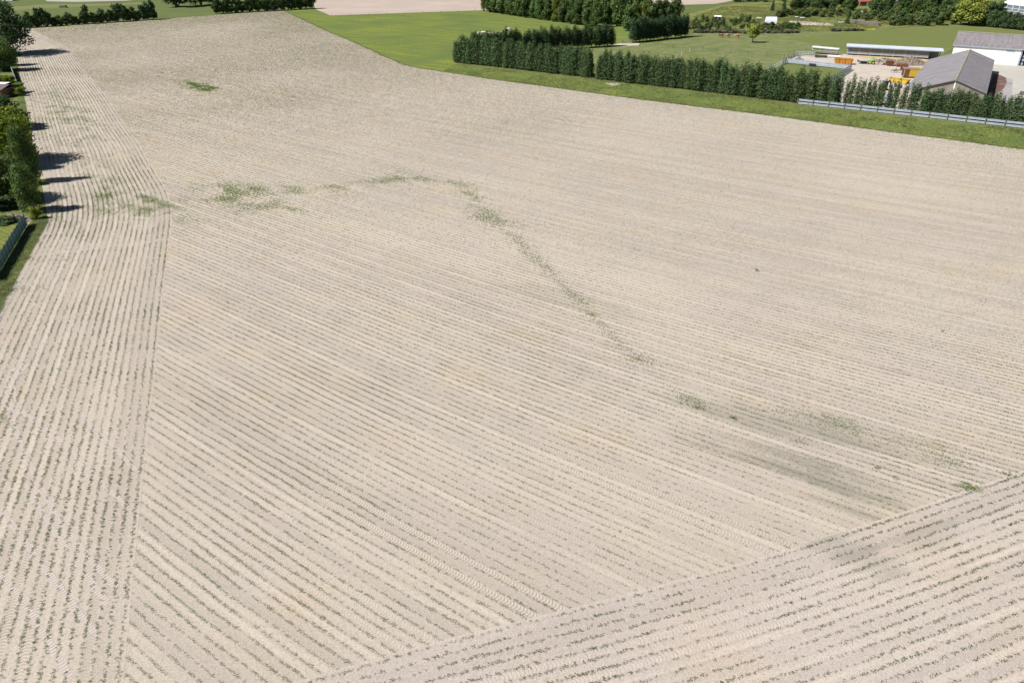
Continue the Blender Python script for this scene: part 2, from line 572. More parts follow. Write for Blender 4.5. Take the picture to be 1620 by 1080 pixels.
def ribbon(name, line, t, n, side, z, mat):
    """headland: n rows offset from the border line to one side; UV = (metres along, row number)"""
    d = np.gradient(line, axis=0)
    k = 9
    ker = np.ones(k) / k
    pad = np.pad(d, ((k // 2, k // 2), (0, 0)), 'edge')
    d = np.stack([np.convolve(pad[:, i], ker, 'valid') for i in range(2)], 1)
    d /= np.linalg.norm(d, axis=1)[:, None]
    nr = np.stack([-d[:, 1], d[:, 0]], 1) * side
    offs = np.array([0.3] + [-ROW * i for i in range(1, n + 1)]) * -1
    offs = np.array([-0.35] + [ROW * i for i in range(1, n + 1)])
    m = len(line)
    V = np.zeros((m, len(offs), 3)); UV = np.zeros((m, len(offs), 2))
    for j, o in enumerate(offs):
        V[:, j, :2] = line + nr * o
        V[:, j, 2] = z
        UV[:, j, 0] = t
        UV[:, j, 1] = -o / ROW
    idx = np.arange(m * len(offs)).reshape(m, len(offs))
    F = np.stack([idx[:-1, :-1], idx[1:, :-1], idx[1:, 1:], idx[:-1, 1:]], -1).reshape(-1, 4)
    if side > 0:
        F = F[:, ::-1]
    me = np_mesh(name, V.reshape(-1, 3), F)
    if me.polygons[0].normal.z < 0:
        me.flip_normals()
    ul = me.uv_layers.new(name='UVMap')
    li = np.zeros(len(me.loops), dtype=np.int32)
    me.loops.foreach_get('vertex_index', li)
    ul.data.foreach_set('uv', UV.reshape(-1, 2)[li].astype(np.float32).ravel())
    o = link_mesh(name, me, mat)
    o['kind'] = 'structure'
    outline = np.concatenate([V[:, 0, :2], V[::-1, -1, :2]])
    return o, outline, nr


sheet('field', [(p.x, p.y) for p in field] + [], 0.008, M['soil'], raw=True)

bl = [G(1, 1) * 0 + Vector((-26.5, 2, 0))] + [G(*p) for p in ((190, 1050), (200, 920), (214, 807), (226, 705), (239, 600), (251, 482), (262, 400), (268, 352),
      (270.5, 330), (267.5, 315), (257.5, 297.5), (245, 275), (230, 255), (217.5, 227.5), (200, 207), (162.5, 149.6), (139, 121), (129, 107.6), (119, 94), (112, 83))]
g0 = G(190, 1050); g1 = G(226, 705)
dd = (g0 - g1).normalized()
bl[0] = g0 + dd * 22
lineL, tL = smooth_line(bl, 0.75)
_k = 27
_p = np.pad(lineL, ((_k // 2, _k // 2), (0, 0)), 'edge')
lineL = np.stack([np.convolve(_p[:, i], np.ones(_k) / _k, 'valid') for i in range(2)], 1)
tL = np.concatenate([[0], np.cumsum(np.linalg.norm(np.diff(lineL, axis=0), axis=1))])
stripL, outL, nrL = ribbon('headland', lineL, tL, 25, 1, 0.014, M['soil_strip'])
# curved far end of the field in the corner
lineC, tC = smooth_line([G(118, 84), G(90, 68), G(62, 54), G(44, 44)], 1.0)
stripC, outC, nrC = ribbon('headland', lineC, tC, 22, 1, 0.0185, M['soil_strip'])
# near headland lower right
br = [Vector((-30, 21.0, 0)), Vector((-18, 25.1, 0)), G(503.7, 1074.8), G(659, 1030.8), G(799, 994.5), G(980, 949), G(1220, 883), G(1420, 819), G(1620, 750)]
br.append(br[-1] + (br[-1] - br[-2]) * 1.3)
br.append(br[-1] + (br[-1] - br[-2]) * 1.2)
lineB, tB = smooth_line(br, 0.75)
stripB, outB, nrB = ribbon('headland', lineB, tB, 26, -1, 0.0225, M['soil_strip2'])

# tyre marks crossing the left headland
M['tread'] = soil_mat('tyre_marks', 'uv', ((0, 1.0), (-1, 1.0)), base=(0.44, 0.388, 0.35))
def track(px, width, z):
    ln_, t_ = smooth_line([G(*p) for p in px], 0.4)
    d = np.gradient(ln_, axis=0); d /= np.linalg.norm(d, axis=1)[:, None]
    nr = np.stack([-d[:, 1], d[:, 0]], 1) * width / 2
    rag = 1 + rng.normal(0, .18, (len(ln_), 1))
    m = len(ln_)
    V = np.zeros((m, 2, 3)); V[:, 0, :2] = ln_ + nr * rag; V[:, 1, :2] = ln_ - nr * rag; V[:, :, 2] = z
    idx = np.arange(m * 2).reshape(m, 2)
    F = np.stack([idx[:-1, 0], idx[:-1, 1], idx[1:, 1], idx[1:, 0]], -1)
    me = np_mesh('tyre_track', V.reshape(-1, 3), F)
    if me.polygons[0].normal.z < 0: me.flip_normals()
    ul = me.uv_layers.new(name='UVMap')
    li = np.zeros(len(me.loops), dtype=np.int32); me.loops.foreach_get('vertex_index', li)
    UV = np.zeros((m, 2, 2)); UV[:, :, 0] = t_[:, None]; UV[:, 0, 1] = .36; UV[:, 1, 1] = .64
    ul.data.foreach_set('uv', UV.reshape(-1, 2)[li].astype(np.float32).ravel())
    o = link_mesh('tyre_track', me, M['tread']); o['kind'] = 'structure'
zz = 0.0185
for px in ([(0, 905), (60, 985), (110, 1070)], [(20, 640), (60, 670), (110, 710), (160, 762), (200, 800)], [(22, 672), (52, 745), (90, 815), (140, 880), (185, 930)],
           [(40, 765), (80, 830), (130, 900), (170, 955)], [(120, 650), (165, 690), (215, 745)], [(45, 560), (16, 592), (10, 620), (22, 648)], [(52, 568), (28, 596), (22, 618), (32, 640)],
           [(120, 378), (104, 395), (98, 408), (106, 418)], [(5, 808), (50, 870), (95, 930), (150, 1000)], [(0, 632), (22, 655), (20, 668)]):
    track(px, 0.42, zz); zz += 0.0011

# grassland and other ground patches
sheet('meadow', [(461, 23), (455, 16), (499, 15), (523, 25.5), (538, 25), (754, 17.5), (800, 20), (1000, 44), (1090, 50), (1090, 59), (985, 69), (972, 74), (745, 92), (738, 100),
                 (938, 124), (1240, 161), (1262, 166), (1440, 184), (1620, 205), (1800, 226), (1800, 258.6), (1620, 236.2), (1400, 207.7), (1210, 181.7), (1023, 158.7),
                 (920, 144.7), (878, 138.7), (780, 125.7), (690, 111.7), (670, 108.7), (641, 102.7), (607, 88.7), (565, 68.7), (523, 51.2)], 0.012, M['meadow'])
sheet('field_margin', [(735, 99), (938, 123), (1240, 160), (1262, 165), (1440, 183), (1620, 204), (1800, 225), (1800, 258.4), (1620, 236), (1400, 207.5), (1210, 181.5), (1023, 158.5),
                       (920, 144.5), (878, 138.5), (780, 125.5), (700, 113)], 0.017, M['margin'])
M['yard'] = plain('yard_sand', (0.47, 0.42, 0.36), 1.0, 0, 0.22, 0.4, 0.08, (0.36, 0.28, 0.22))
M['dry'] = grass_mat('dry_grass', (0.2, 0.18, 0.09), (0.16, 0.165, 0.06), (0.12, 0.145, 0.045), None, 0, 2.5)
sheet('dry_strip', [(722, 98), (935, 122.5), (1240, 159.5), (1262, 165.5), (1440, 184.5), (1620, 205), (1760, 221), (1760, 225), (1620, 208.5), (1500, 193), (1440, 187.5), (1262, 168), (1240, 163.5), (1100, 147), (1000, 133.5), (935, 127), (860, 117), (722, 100.5)], 0.0215, M['dry'])
sheet('bare_patch', [(955, 132), (975, 131), (984, 133.5), (970, 136)], 0.0255, M['yard'])
sheet('paddock', [(745, 92), (972, 74), (985, 69), (1090, 59), (1100, 52), (1210, 52), (1340, 50), (1440, 44), (1500, 40), (1560, 41), (1640, 52), (1640, 75), (1505, 78), (1480, 90),
                  (1345, 86), (1262, 86), (1240, 99), (1210, 120), (1240, 159), (938, 122), (850, 112)], 0.012, M['paddock'])
sheet('pasture', [(1240, 62), (1340, 51), (1440, 45), (1500, 41), (1560, 42), (1640, 54), (1640, 72), (1505, 77), (1345, 79), (1300, 72)], 0.016, M['paddock2'])
sheet('pen_grass', [(1205, 122), (1238, 102), (1345, 112), (1320, 130), (1312, 162), (1240, 158)], 0.017, M['paddock2'])
sheet('rough_ground', [(1085, 24), (1140, 9), (1240, 0), (1560, -8), (1590, 6), (1580, 22), (1530, 40), (1440, 43), (1340, 49.5), (1240, 51), (1090, 52)], 0.02, M['rough'])
sheet('far_field', [(490, -14), (499, 15), (523, 25), (538, 24.5), (754, 17), (930, 12), (1020, 10), (1132, 6.5), (1168, 0), (1175, -16), (800, -24)], 0.02, M['far_soil'])
sheet('pale_field', [(66, -3), (75, 2.5), (120, 3.5), (200, 1.5), (230, -2), (150, -10)], 0.02, M['pale_soil'])
sheet('mown_strip', [(-60, 14), (40, 10), (60, 7.5), (160, 6.5), (235, 4), (238, 6.5), (150, 10), (60, 14), (20, 17), (-60, 22)], 0.016, M['pale_grass'])

M['concrete'] = plain('yard_concrete', (0.42, 0.40, 0.36), 0.95, 0, 0.16, 0.3, 0.1, (0.35, 0.32, 0.27))
M['sand'] = plain('yellow_sand', (0.45, 0.35, 0.18), 1.0, 0, 0.25, 0.6, 0.05)
M['slab'] = plain('stained_slab', (0.33, 0.31, 0.31), 0.9, 0, 0.2, 0.16, 0.1, (0.13, 0.07, 0.05))
sheet('yard', [(1243, 99), (1258, 90), (1300, 87), (1340, 86), (1480, 95), (1503, 99), (1530, 101), (1530, 190), (1440, 182), (1312, 166), (1312, 160), (1322, 126), (1346, 111)], 0.022, M['yard'])
sheet('forecourt', [(1528, 96), (1572, 100), (1610, 104), (1800, 120), (1800, 224), (1620, 201), (1529, 191)], 0.027, M['concrete'])
sheet('slab', [(1568, 115), (1602, 126), (1601, 152), (1590, 180), (1545, 175)], 0.032, M['slab'])
M['stain'] = plain('brown_stain', (0.15, 0.085, 0.065), 0.9, 0, 0.35, 0.5, 0.1, (0.26, 0.22, 0.2))
sheet('slab_stain', [(1572, 118), (1582, 119), (1591, 123), (1593, 131), (1586, 143), (1578, 147), (1574, 158), (1566, 170), (1556, 172), (1560, 150)], 0.037, M['stain'])
sheet('sand_strip', [(1345, 85), (1400, 89), (1474, 95), (1478, 99), (1440, 98), (1395, 95), (1350, 90)], 0.032, M['sand'])

# left side: verge, lawn, gardens
sheet('garden_ground', [(-200, 520), (0, 440), (45, 352), (60, 335), (48, 260), (40, 200), (26, 130), (14, 88), (-200, 90)], 0.012, M['verge'])
sheet('lawn', [(-60, 430), (-5, 432), (43, 360), (30, 352), (-60, 352)], 0.026, M['lawn'])
sheet('verge', [(-40, 570), (0, 490), (77, 350), (74, 336), (66, 290), (52, 230), (46, 190), (34, 130), (28, 100), (22, 88), (12, 88), (28, 150), (42, 230), (56, 340), (40, 362), (-8, 440), (-60, 530)], 0.021, M['verge'])

# ------------------------------------------------------------------ young maize and weeds
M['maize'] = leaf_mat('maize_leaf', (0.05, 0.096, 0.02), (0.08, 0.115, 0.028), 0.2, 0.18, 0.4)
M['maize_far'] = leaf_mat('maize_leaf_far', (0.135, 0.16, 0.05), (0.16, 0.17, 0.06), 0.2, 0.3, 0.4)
M['weed'] = leaf_mat('weed_leaf', (0.13, 0.21, 0.045), (0.17, 0.24, 0.065), 0.2, 0.35, 0.6)
M['blade'] = leaf_mat('grass_blade', (0.115, 0.16, 0.042), (0.185, 0.195, 0.085), 0.3, 0.3, 0.8)


def leaves_mesh(name, X, Y, S, k, wid, droop=0.35, z0=0.0, spread=1.0):
    """k arching leaves per plant; one kite-shaped face each"""
    n = len(X)
    ang = rng.uniform(0, 2 * np.pi, (n, 1)) + np.arange(k)[None, :] * (2 * np.pi / k) + rng.normal(0, 0.35, (n, k))
    L = S[:, None] * rng.uniform(0.65, 1.15, (n, k))
    el = rng.uniform(0.5, 1.2, (n, k))
    dx, dy = np.cos(ang) * spread, np.sin(ang) * spread
    bx = X[:, None] + dx * 0.01
    by = Y[:, None] + dy * 0.01
    mz = L * 0.62 * np.sin(el)
    mr = L * 0.55 * np.cos(el)
    tz = mz + L * 0.32 * np.sin(el - 1.1 - droop)
    tr = mr + L * 0.42
    wx, wy = -dy * wid * L, dx * wid * L
    V = np.zeros((n, k, 4, 3), np.float32)
    V[..., 0, 0] = bx; V[..., 0, 1] = by; V[..., 0, 2] = z0
    V[..., 1, 0] = bx + dx * mr + wx; V[..., 1, 1] = by + dy * mr + wy; V[..., 1, 2] = z0 + mz
    V[..., 2, 0] = bx + dx * tr; V[..., 2, 1] = by + dy * tr; V[..., 2, 2] = z0 + np.maximum(tz, 0.01)
    V[..., 3, 0] = bx + dx * mr - wx; V[..., 3, 1] = by + dy * mr - wy; V[..., 3, 2] = z0 + mz
    F = np.arange(n * k * 4, dtype=np.int32).reshape(-1, 4)
    return np_mesh(name, V.reshape(-1, 3), F)


def val_noise(x, y, sc, seed):
    """cheap smooth value noise"""
    r = np.random.default_rng(seed)
    T = r.random((64, 64))
    x = x * sc; y = y * sc
    xi = np.floor(x).astype(int); yi = np.floor(y).astype(int)
    fx = x - xi; fy = y - yi
    fx = fx * fx * (3 - 2 * fx); fy = fy * fy * (3 - 2 * fy)
    g = lambda a, b: T[a % 64, b % 64]
    return (g(xi, yi) * (1 - fx) + g(xi + 1, yi) * fx) * (1 - fy) + (g(xi, yi + 1) * (1 - fx) + g(xi + 1, yi + 1) * fx) * fy


def stuff(name, me, mat, label, cat):
    o = link_mesh(name, me, mat)
    tag(o, label, cat, None, 'stuff')
    return o


def main_rows():
    vs = np.arange(-40, 600)
    step = 0.14
    out = []
    smax = 170
    for v in vs:
        s = np.arange(-430, smax, step)
        sc = np.maximum(s + 10, 0)
        ph = rng.uniform(0, 6.28, 3)
        t = v * ROW + KC * sc * sc + 0.05 * np.sin(s * 0.31 + ph[0]) + 0.035 * np.sin(s * 0.83 + ph[1]) + 0.03 * np.sin(s * 0.11 + ph[2])
        X = ORG.x + D0.x * s + N0.x * t
        Y = ORG.y + D0.y * s + N0.y * t
        ok = (Y > 12) & (Y < 470) & in_view(X, Y)
        X, Y = X[ok], Y[ok]
        if len(X):
            out.append(np.stack([X, Y, np.full(len(X), v)], 1))
    A = np.concatenate(out)
    ok = inside(A[:, 0], A[:, 1], FIELD)
    A = A[ok]
    ok = ~(inside(A[:, 0], A[:, 1], outL) | inside(A[:, 0], A[:, 1], outB) | inside(A[:, 0], A[:, 1], outC))
    return A[ok]


A = main_rows()
X, Y, Vr = A[:, 0], A[:, 1], A[:, 2].astype(int)
rowv = np.random.default_rng(3).random(2000)[Vr + 100]
vig = 0.5 * val_noise(X + 500, Y + 500, 0.05, 1) + 0.35 * val_noise(X + 500, Y + 500, 0.4, 2) + 0.15 * val_noise(X + 900, Y, 1.1, 9) + 0.12 * (rowv - 0.5)
Dd = np.hypot(X, Y)
wob = np.where(Dd < 75, 0.022, 0.04)
X = X + rng.normal(0, 1, len(X)) * wob; Y = Y + rng.normal(0, 1, len(X)) * wob
grow = np.clip((Dd - 80) / 90, 0, 1) * np.clip((60 - X) / 120, 0.25, 1)
vig = vig + 0.28 * grow
lowv = val_noise(X + 500, Y + 500, 0.03, 31)
farness = np.clip((Dd - 75) / 50, 0, 1)
vig = vig * (1 - farness) + (0.36 + 0.3 * lowv + 0.2 * grow) * farness
mean_ = rng.random(len(X))
keep = mean_ < np.clip(0.34 + 1.15 * (vig - 0.25), 0.14, 0.98)
near = keep & (Dd < 95)
far = keep & (Dd >= 95) & (rng.random(len(X)) < np.where(Dd < 170, 0.9, 0.7))
S = (0.10 + 0.11 * vig) * rng.uniform(0.6, 1.35, len(X)) * (1 - 0.12 * farness)
stuff('maize_seedlings', leaves_mesh('maize_near', X[near], Y[near], S[near], 4, 0.085), M['maize'], 'thin slanting rows of young green maize seedlings across the sandy field', 'seedlings')
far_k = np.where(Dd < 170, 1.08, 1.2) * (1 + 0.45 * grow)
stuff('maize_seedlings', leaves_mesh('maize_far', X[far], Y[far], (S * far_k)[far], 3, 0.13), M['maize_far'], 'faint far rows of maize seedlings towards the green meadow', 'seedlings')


def strip_rows(line, t, nr, n, step, dens, size, name, label, k=5, jit=0.06, first=0, wid=0.11, pb=None, clump=0.0):
    xs, ys = [], []
    L = t[-1]
    for i in range(first, n):
        tt = np.arange(0, L, step)
        x = np.interp(tt, t, line[:, 0]) + np.interp(tt, t, nr[:, 0]) * ROW * i
        y = np.interp(tt, t, line[:, 1]) + np.interp(tt, t, nr[:, 1]) * ROW * i
        xs.append(x); ys.append(y)
    x = np.concatenate(xs); y = np.concatenate(ys)
    ok = in_view(x, y)
    if pb is not None:
        ok &= ~inside(x, y, pb)
    x, y = x[ok], y[ok]
    vig = 0.45 * val_noise(x + 500, y + 500, 0.07, 4) + 0.55 * val_noise(x + 500, y + 500, 0.55, 5)
    kp = rng.random(len(x)) < np.clip(dens + 0.9 * (vig - 0.4), 0.06, 1)
    x, y, vig = x[kp], y[kp], vig[kp]
    x = x + rng.normal(0, jit, len(x)); y = y + rng.normal(0, jit, len(x))
    S = size * (0.7 + 0.6 * vig) + rng.normal(0, 0.015, len(x))
    stuff(name, leaves_mesh(name, x, y, S, k, wid, z0=0.005), M['maize'], label, 'seedlings')


ln = np.linalg.norm
nearL = tL < 95
strip_rows(lineL[nearL], tL[nearL], nrL[nearL], 24, 0.075, 0.48, 0.145, 'maize_seedlings', 'broad green rows of maize seedlings along the near left edge of the field', 5, 0.075, pb=outB)
strip_rows(lineL[~nearL], tL[~nearL] - tL[~nearL][0], nrL[~nearL], 24, 0.16, 0.5, 0.19, 'maize_seedlings', 'curving green rows of maize seedlings running past the dark garden trees', 4, 0.06, wid=0.13)
strip_rows(lineC, tC, nrC, 22, 0.22, 0.6, 0.2, 'maize_seedlings', 'short rows of maize seedlings in the far corner beside the tall dark tree', 3, 0.06, wid=0.13)
strip_rows(lineB, tB, nrB, 25, 0.14, 0.36, 0.17, 'maize_seedlings', 'dotted rows of maize seedlings crossing the near right corner of the field', 5, 0.045, wid=0.085)

wx, wy, ws = [], [], []
for (cx, cy, rx, ry, n_, s_) in ((316, 137, 16, 4, 2600, .45), (215, 318, 56, 17, 4200, .24), (112, 182, 36, 22, 2600, .3), (95, 215, 25, 30, 900, .28),
                                 (372, 309, 38, 9, 2300, .25), (400, 300, 34, 6, 1700, .25), (345, 327, 40, 7, 800, .22), (490, 301, 38, 5, 1000, .23),
                                 (430, 326, 34, 6, 700, .22), (560, 292, 40, 6, 420, .22), (640, 281, 34, 8, 700, .24), (735, 297, 18, 9, 420, .24), (748, 318, 10, 12, 420, .22),
                                 (776, 345, 20, 8, 900, .22), (838, 399, 14, 7, 420, .18), (868, 428, 10, 6, 260, .18), (928, 488, 12, 7, 520, .15), (935, 496, 6, 3, 200, .15),
                                 (1016, 571, 14, 5, 420, .14), (1088, 632, 17, 7, 460, .13), (1105, 645, 6, 3, 120, .13), (1255, 655, 60, 7, 360, .12), (1350, 678, 40, 9, 620, .13),
                                 (1330, 665, 20, 5, 240, .12), (1470, 705, 45, 9, 420, .12), (1500, 730, 30, 6, 300, .12), (1418, 757, 4, 3, 130, .14), (1534, 771, 13, 4, 330, .13), (1388, 740, 4, 2, 50, .13),
                                 (1594, 750, 5, 3, 110, .14), (1160, 661, 3, 1.5, 60, .14), (1198, 428, 2, 1.3, 60, .2), (1491, 523, 2, 1.5, 60, .2), (45, 465, 8, 8, 120, .2),
                                 (5, 660, 6, 9, 200, .16), (60, 452, 6, 5, 90, .2), (72, 300, 7, 40, 500, .25), (52, 215, 6, 40, 500, .3), (38, 160, 5, 30, 400, .3), (85, 347, 25, 4, 300, .22), (170, 343, 60, 4, 350, .2), (130, 200, 42, 60, 8000, .17), (110, 185, 25, 25, 2600, .2), (190, 300, 45, 35, 4200, .17), (225, 322, 38, 10, 2200, .2), (90, 140, 25, 30, 1800, .26), (150, 270, 20, 40, 700, .22), (100, 410, 20, 6, 120, .18)):
    n_ = int(n_ * 1.7)
    for ex, ey, nz in zip(rng.normal(0, .95, n_), rng.normal(0, .95, n_), rng.random(n_)):
        g = G(cx + rx * ex + ry * 0.8 * ey, cy + ry * ey + rx * ex * 0.12)
        al = g.x * D0.x + g.y * D0.y
        ac = g.x * N0.x + g.y * N0.y
        k = val_noise(np.array([al + 700]), np.array([ac * 2.5 + 900]), 0.22, 21)[0] * .6 + val_noise(np.array([g.x + 700]), np.array([g.y + 900]), 0.5, 22)[0] * .4
        if nz < np.clip((k - 0.33) * 1.9, 0.06, 1):
            wx.append(g.x); wy.append(g.y); ws.append(s_)
trail = [(150, 335), (215, 322), (300, 325), (370, 312), (430, 303), (490, 301), (560, 293), (640, 281), (700, 284), (735, 297), (755, 325), (790, 352), (838, 399), (868, 428), (928, 488), (980, 545),
         (1016, 571), (1060, 610), (1100, 640), (1150, 668), (1210, 688), (1270, 700)]
tw = [16, 14, 12, 12, 9, 8, 8, 9, 9, 8, 9, 8, 7, 7, 7, 7, 7, 7, 7, 7, 7, 7]
for i in range(len(trail) - 1):
    L_ = math.dist(trail[i], trail[i + 1])
    for k in range(int(L_ * (13 if i < 9 else 7))):
        f = rng.random()
        x_ = trail[i][0] * (1 - f) + trail[i + 1][0] * f + rng.normal(0, 6)
        y_ = trail[i][1] * (1 - f) + trail[i + 1][1] * f + rng.normal(0, 1) * tw[i] * 0.36
        g = G(x_, y_)
        al = g.x * D0.x + g.y * D0.y; ac = g.x * N0.x + g.y * N0.y
        kk = val_noise(np.array([al + 700]), np.array([ac * 3 + 900]), 0.16, 23)[0]
        if rng.random() < np.clip((kk - 0.3) * 2.2, 0.04, 1):
            wx.append(g.x); wy.append(g.y); ws.append(0.21 - 0.1 * min(1, max(0, (y_ - 300) / 350)))
stuff('weeds', leaves_mesh('weeds', np.array(wx), np.array(wy), np.array(ws) * rng.uniform(.45, .95, len(ws)), 4, 0.13, droop=0.6, z0=0.004), M['weed'], 'fresh green patches of weeds among the seedling rows', 'weeds')


def scatter_poly(px_poly, dens):
    P = [G(*p) for p in px_poly]
    xs = [p.x for p in P]; ys = [p.y for p in P]
    n = int((max(xs) - min(xs)) * (max(ys) - min(ys)) * dens)
    x = rng.uniform(min(xs), max(xs), n); y = rng.uniform(min(ys), max(ys), n)
    ok = inside(x, y, [(p.x, p.y) for p in P])
    return x[ok], y[ok]


x1, y1 = scatter_poly([(-12, 520), (2, 490), (74, 356), (77, 348), (72, 336), (58, 342), (40, 364), (-12, 448)], 42)
x2, y2 = scatter_poly([(72, 336), (62, 290), (52, 230), (46, 190), (34, 130), (26, 100), (20, 92), (28, 150), (42, 230), (56, 340)], 7)
x = np.concatenate([x1, x2]); y = np.concatenate([y1, y2])
vg = val_noise(x + 300, y + 300, 0.5, 12)
sz = (0.16 + 0.34 * vg) * rng.uniform(0.7, 1.3, len(x)) * np.where(np.arange(len(x)) < len(x1), 1, 1.4)
stuff('verge_grass', leaves_mesh('verge_grass', x, y, sz, 4, 0.05, 0.1, 0.02), M['blade'], 'tall rough grass on the verge between garden fence and field', 'grass')
x, y = scatter_poly([(725, 99), (938, 124), (1240, 161), (1262, 166), (1440, 184), (1620, 205), (1640, 238), (1620, 236.5), (1400, 208), (1210, 182), (1023, 159), (920, 145), (878, 139), (780, 126), (700, 113)], 7)
vg = val_noise(x + 300, y + 300, 0.25, 13)
stuff('margin_grass', leaves_mesh('margin_grass', x, y, (0.2 + 0.3 * vg) * rng.uniform(.6, 1.3, len(x)), 4, 0.09, 0.1, 0.015), M['blade'], 'uneven green grass on the margin below the poplar hedgerow', 'grass')

x, y = scatter_poly([(1088, 30), (1140, 12), (1240, 6), (1400, 22), (1530, 26), (1535, 39), (1440, 43), (1340, 49), (1240, 51), (1092, 53)], 1.6)
vg = val_noise(x + 300, y + 300, 0.12, 17) * .6 + val_noise(x + 300, y + 300, 0.5, 18) * .4
kp = vg > .36
x, y, vg = x[kp], y[kp], vg[kp]
stuff('tall_grass', leaves_mesh('tall_grass', x, y, (0.25 + 0.55 * vg) * rng.uniform(.5, 1.3, len(x)), 5, 0.15, 0.1, 0.02), M['blade'], 'tall rough grass and herbs on the overgrown plots behind the paddock', 'grass')

ex, ey = [], []
for i in range(7, 20):
    p, q_ = field[i], field[i + 1]
    nn_ = int((q_ - p).length * 16)
    f = rng.random(nn_)
    dv_ = (q_ - p).normalized()
    off = np.abs(rng.normal(0, 0.55, nn_)) * (0.4 + 1.2 * val_noise(p.x + f * 90, p.y + f * 40, 0.3, 33)) - 0.3
    ex.append(p.x + (q_.x - p.x) * f + dv_.y * off * 1.0); ey.append(p.y + (q_.y - p.y) * f - dv_.x * off * 1.0)
ex = np.concatenate(ex); ey = np.concatenate(ey)
stuff('edge_grass', leaves_mesh('edge_grass', ex, ey, 0.28 * rng.uniform(.5, 1.4, len(ex)), 4, 0.11, 0.2, 0.012), M['blade'], 'ragged grass tufts growing from the meadow edge into the field', 'grass')

# ------------------------------------------------------------------ trees
M['bark'] = plain('bark', (0.12, 0.095, 0.07), 0.95, 0, 0.4, 3.0, 0.1)
M['pop'] = leaf_mat('poplar_leaf', (0.075, 0.128, 0.048), (0.105, 0.16, 0.06), 0.45, 0.22, 0.7)
M['pop_dark'] = leaf_mat('hornbeam_leaf', (0.052, 0.096, 0.042), (0.066, 0.115, 0.046), 0.4, 0.2, 0.7)
M['mixed'] = leaf_mat('mixed_leaf', (0.075, 0.13, 0.036), (0.11, 0.168, 0.044), 0.6, 0.25, 0.4)
M['bright'] = leaf_mat('bright_leaf', (0.12, 0.165, 0.028), (0.165, 0.20, 0.04), 0.4, 0.3, 0.4)
M['gold'] = leaf_mat('golden_leaf', (0.25, 0.32, 0.06), (0.34, 0.38, 0.08), 0.2, 0.3, 0.5)
M['dark'] = leaf_mat('dark_leaf', (0.05, 0.092, 0.034), (0.07, 0.118, 0.04), 0.4, 0.18, 0.5)
M['olive'] = leaf_mat('olive_leaf', (0.115, 0.15, 0.05), (0.15, 0.18, 0.065), 0.4, 0.22, 0.6)
M['grey_shrub'] = leaf_mat('grey_leaf', (0.13, 0.145, 0.10), (0.17, 0.18, 0.13), 0.3, 0.2, 0.8)
M['garden'] = leaf_mat('garden_leaf', (0.13, 0.2, 0.026), (0.24, 0.29, 0.03), 0.25, 0.3, 0.45)


def cloud_np(clumps, n, size, seed, fl=0.55, zmin=0.02):
    r = np.random.default_rng(seed)
    C = np.array(clumps, float)
    wgt = (C[:, 3] * C[:, 4] * C[:, 5]) ** (2 / 3)
    i = r.choice(len(C), n, p=wgt / wgt.sum())
    d = r.normal(size=(n, 3)); d /= np.linalg.norm(d, axis=1)[:, None]
    rad = 1 - 0.55 * r.random(n) ** 2.2
    p = C[i, :3] + d * C[i, 3:6] * rad[:, None]
    # bumpy silhouette
    p += r.normal(0, size * 0.45, (n, 3))
    ok = p[:, 2] > zmin
    p, d = p[ok], d[ok]; n = len(p)
    nn = d + r.normal(0, fl, (n, 3)) + np.array([0, 0, 0.25])
    nn /= np.linalg.norm(nn, axis=1)[:, None]
    a = np.cross(nn, r.normal(size=(n, 3))); a /= np.linalg.norm(a, axis=1)[:, None]
    b = np.cross(nn, a)
    s = size * r.uniform(0.55, 1.25, (n, 1))
    V = np.stack([p - a * s, p + b * s * 0.6 + a * s * .1, p + a * s, p - b * s * 0.6 - a * s * .1], 1)
    return V.reshape(-1, 3)


def crown_mesh(name, clumps, n, size, seed, **k):
    V = cloud_np(clumps, n, size, seed, **k)
    return np_mesh(name, V, np.arange(len(V), dtype=np.int32).reshape(-1, 4))


def trunk_mb(h, r0, limbs, seed, lean=0.0, spread=1.5, start=0.35):
    rr = random.Random(seed)
    m = MB()
    top = Vector((lean, 0, h))
    pts = [Vector((0, 0, -0.1)), Vector((lean * .2 + rr.uniform(-.05, .05), 0, h * .33)), Vector((lean * .6, rr.uniform(-.1, .1), h * .66)), top]
    m.tube(pts, [r0, r0 * .8, r0 * .55, r0 * .2], 7)
    for i in range(limbs):
        z = h * (start + (0.9 - start) * i / max(1, limbs - 1))
        a = rr.uniform(0, 6.28)
        l = spread * rr.uniform(.6, 1.1) * (1 - 0.5 * i / max(1, limbs))
        p0 = Vector((lean * z / h, 0, z))
        p1 = p0 + Vector((math.cos(a) * l * .55, math.sin(a) * l * .55, l * .35))
        p2 = p0 + Vector((math.cos(a) * l, math.sin(a) * l, l * .8))
        m.tube([p0, p1, p2], [r0 * .35, r0 * .25, r0 * .1], 5)
    return m


class Proto:
    """unit tree kept as meshes; each tree is Empty > crown, trunk sharing those meshes"""
    def __init__(s, name, crown, trunk, mat):
        s.name, s.crown, s.trunk = name, crown, trunk
        crown.materials.append(mat); trunk.materials.append(M['bark'])

    def put(s, loc, sxy, sz, label, cat, group=None, rz=None):
        o = empty(s.name, loc, label, cat, group, random.uniform(0, 6.28) if rz is None else rz)
        for nm, me in (('crown', s.crown), ('trunk', s.trunk)):
            c = bpy.data.objects.new(nm, me)
            COL.objects.link(c)
            c.parent = o
            c.scale = (sxy, sxy, sz)
        return o


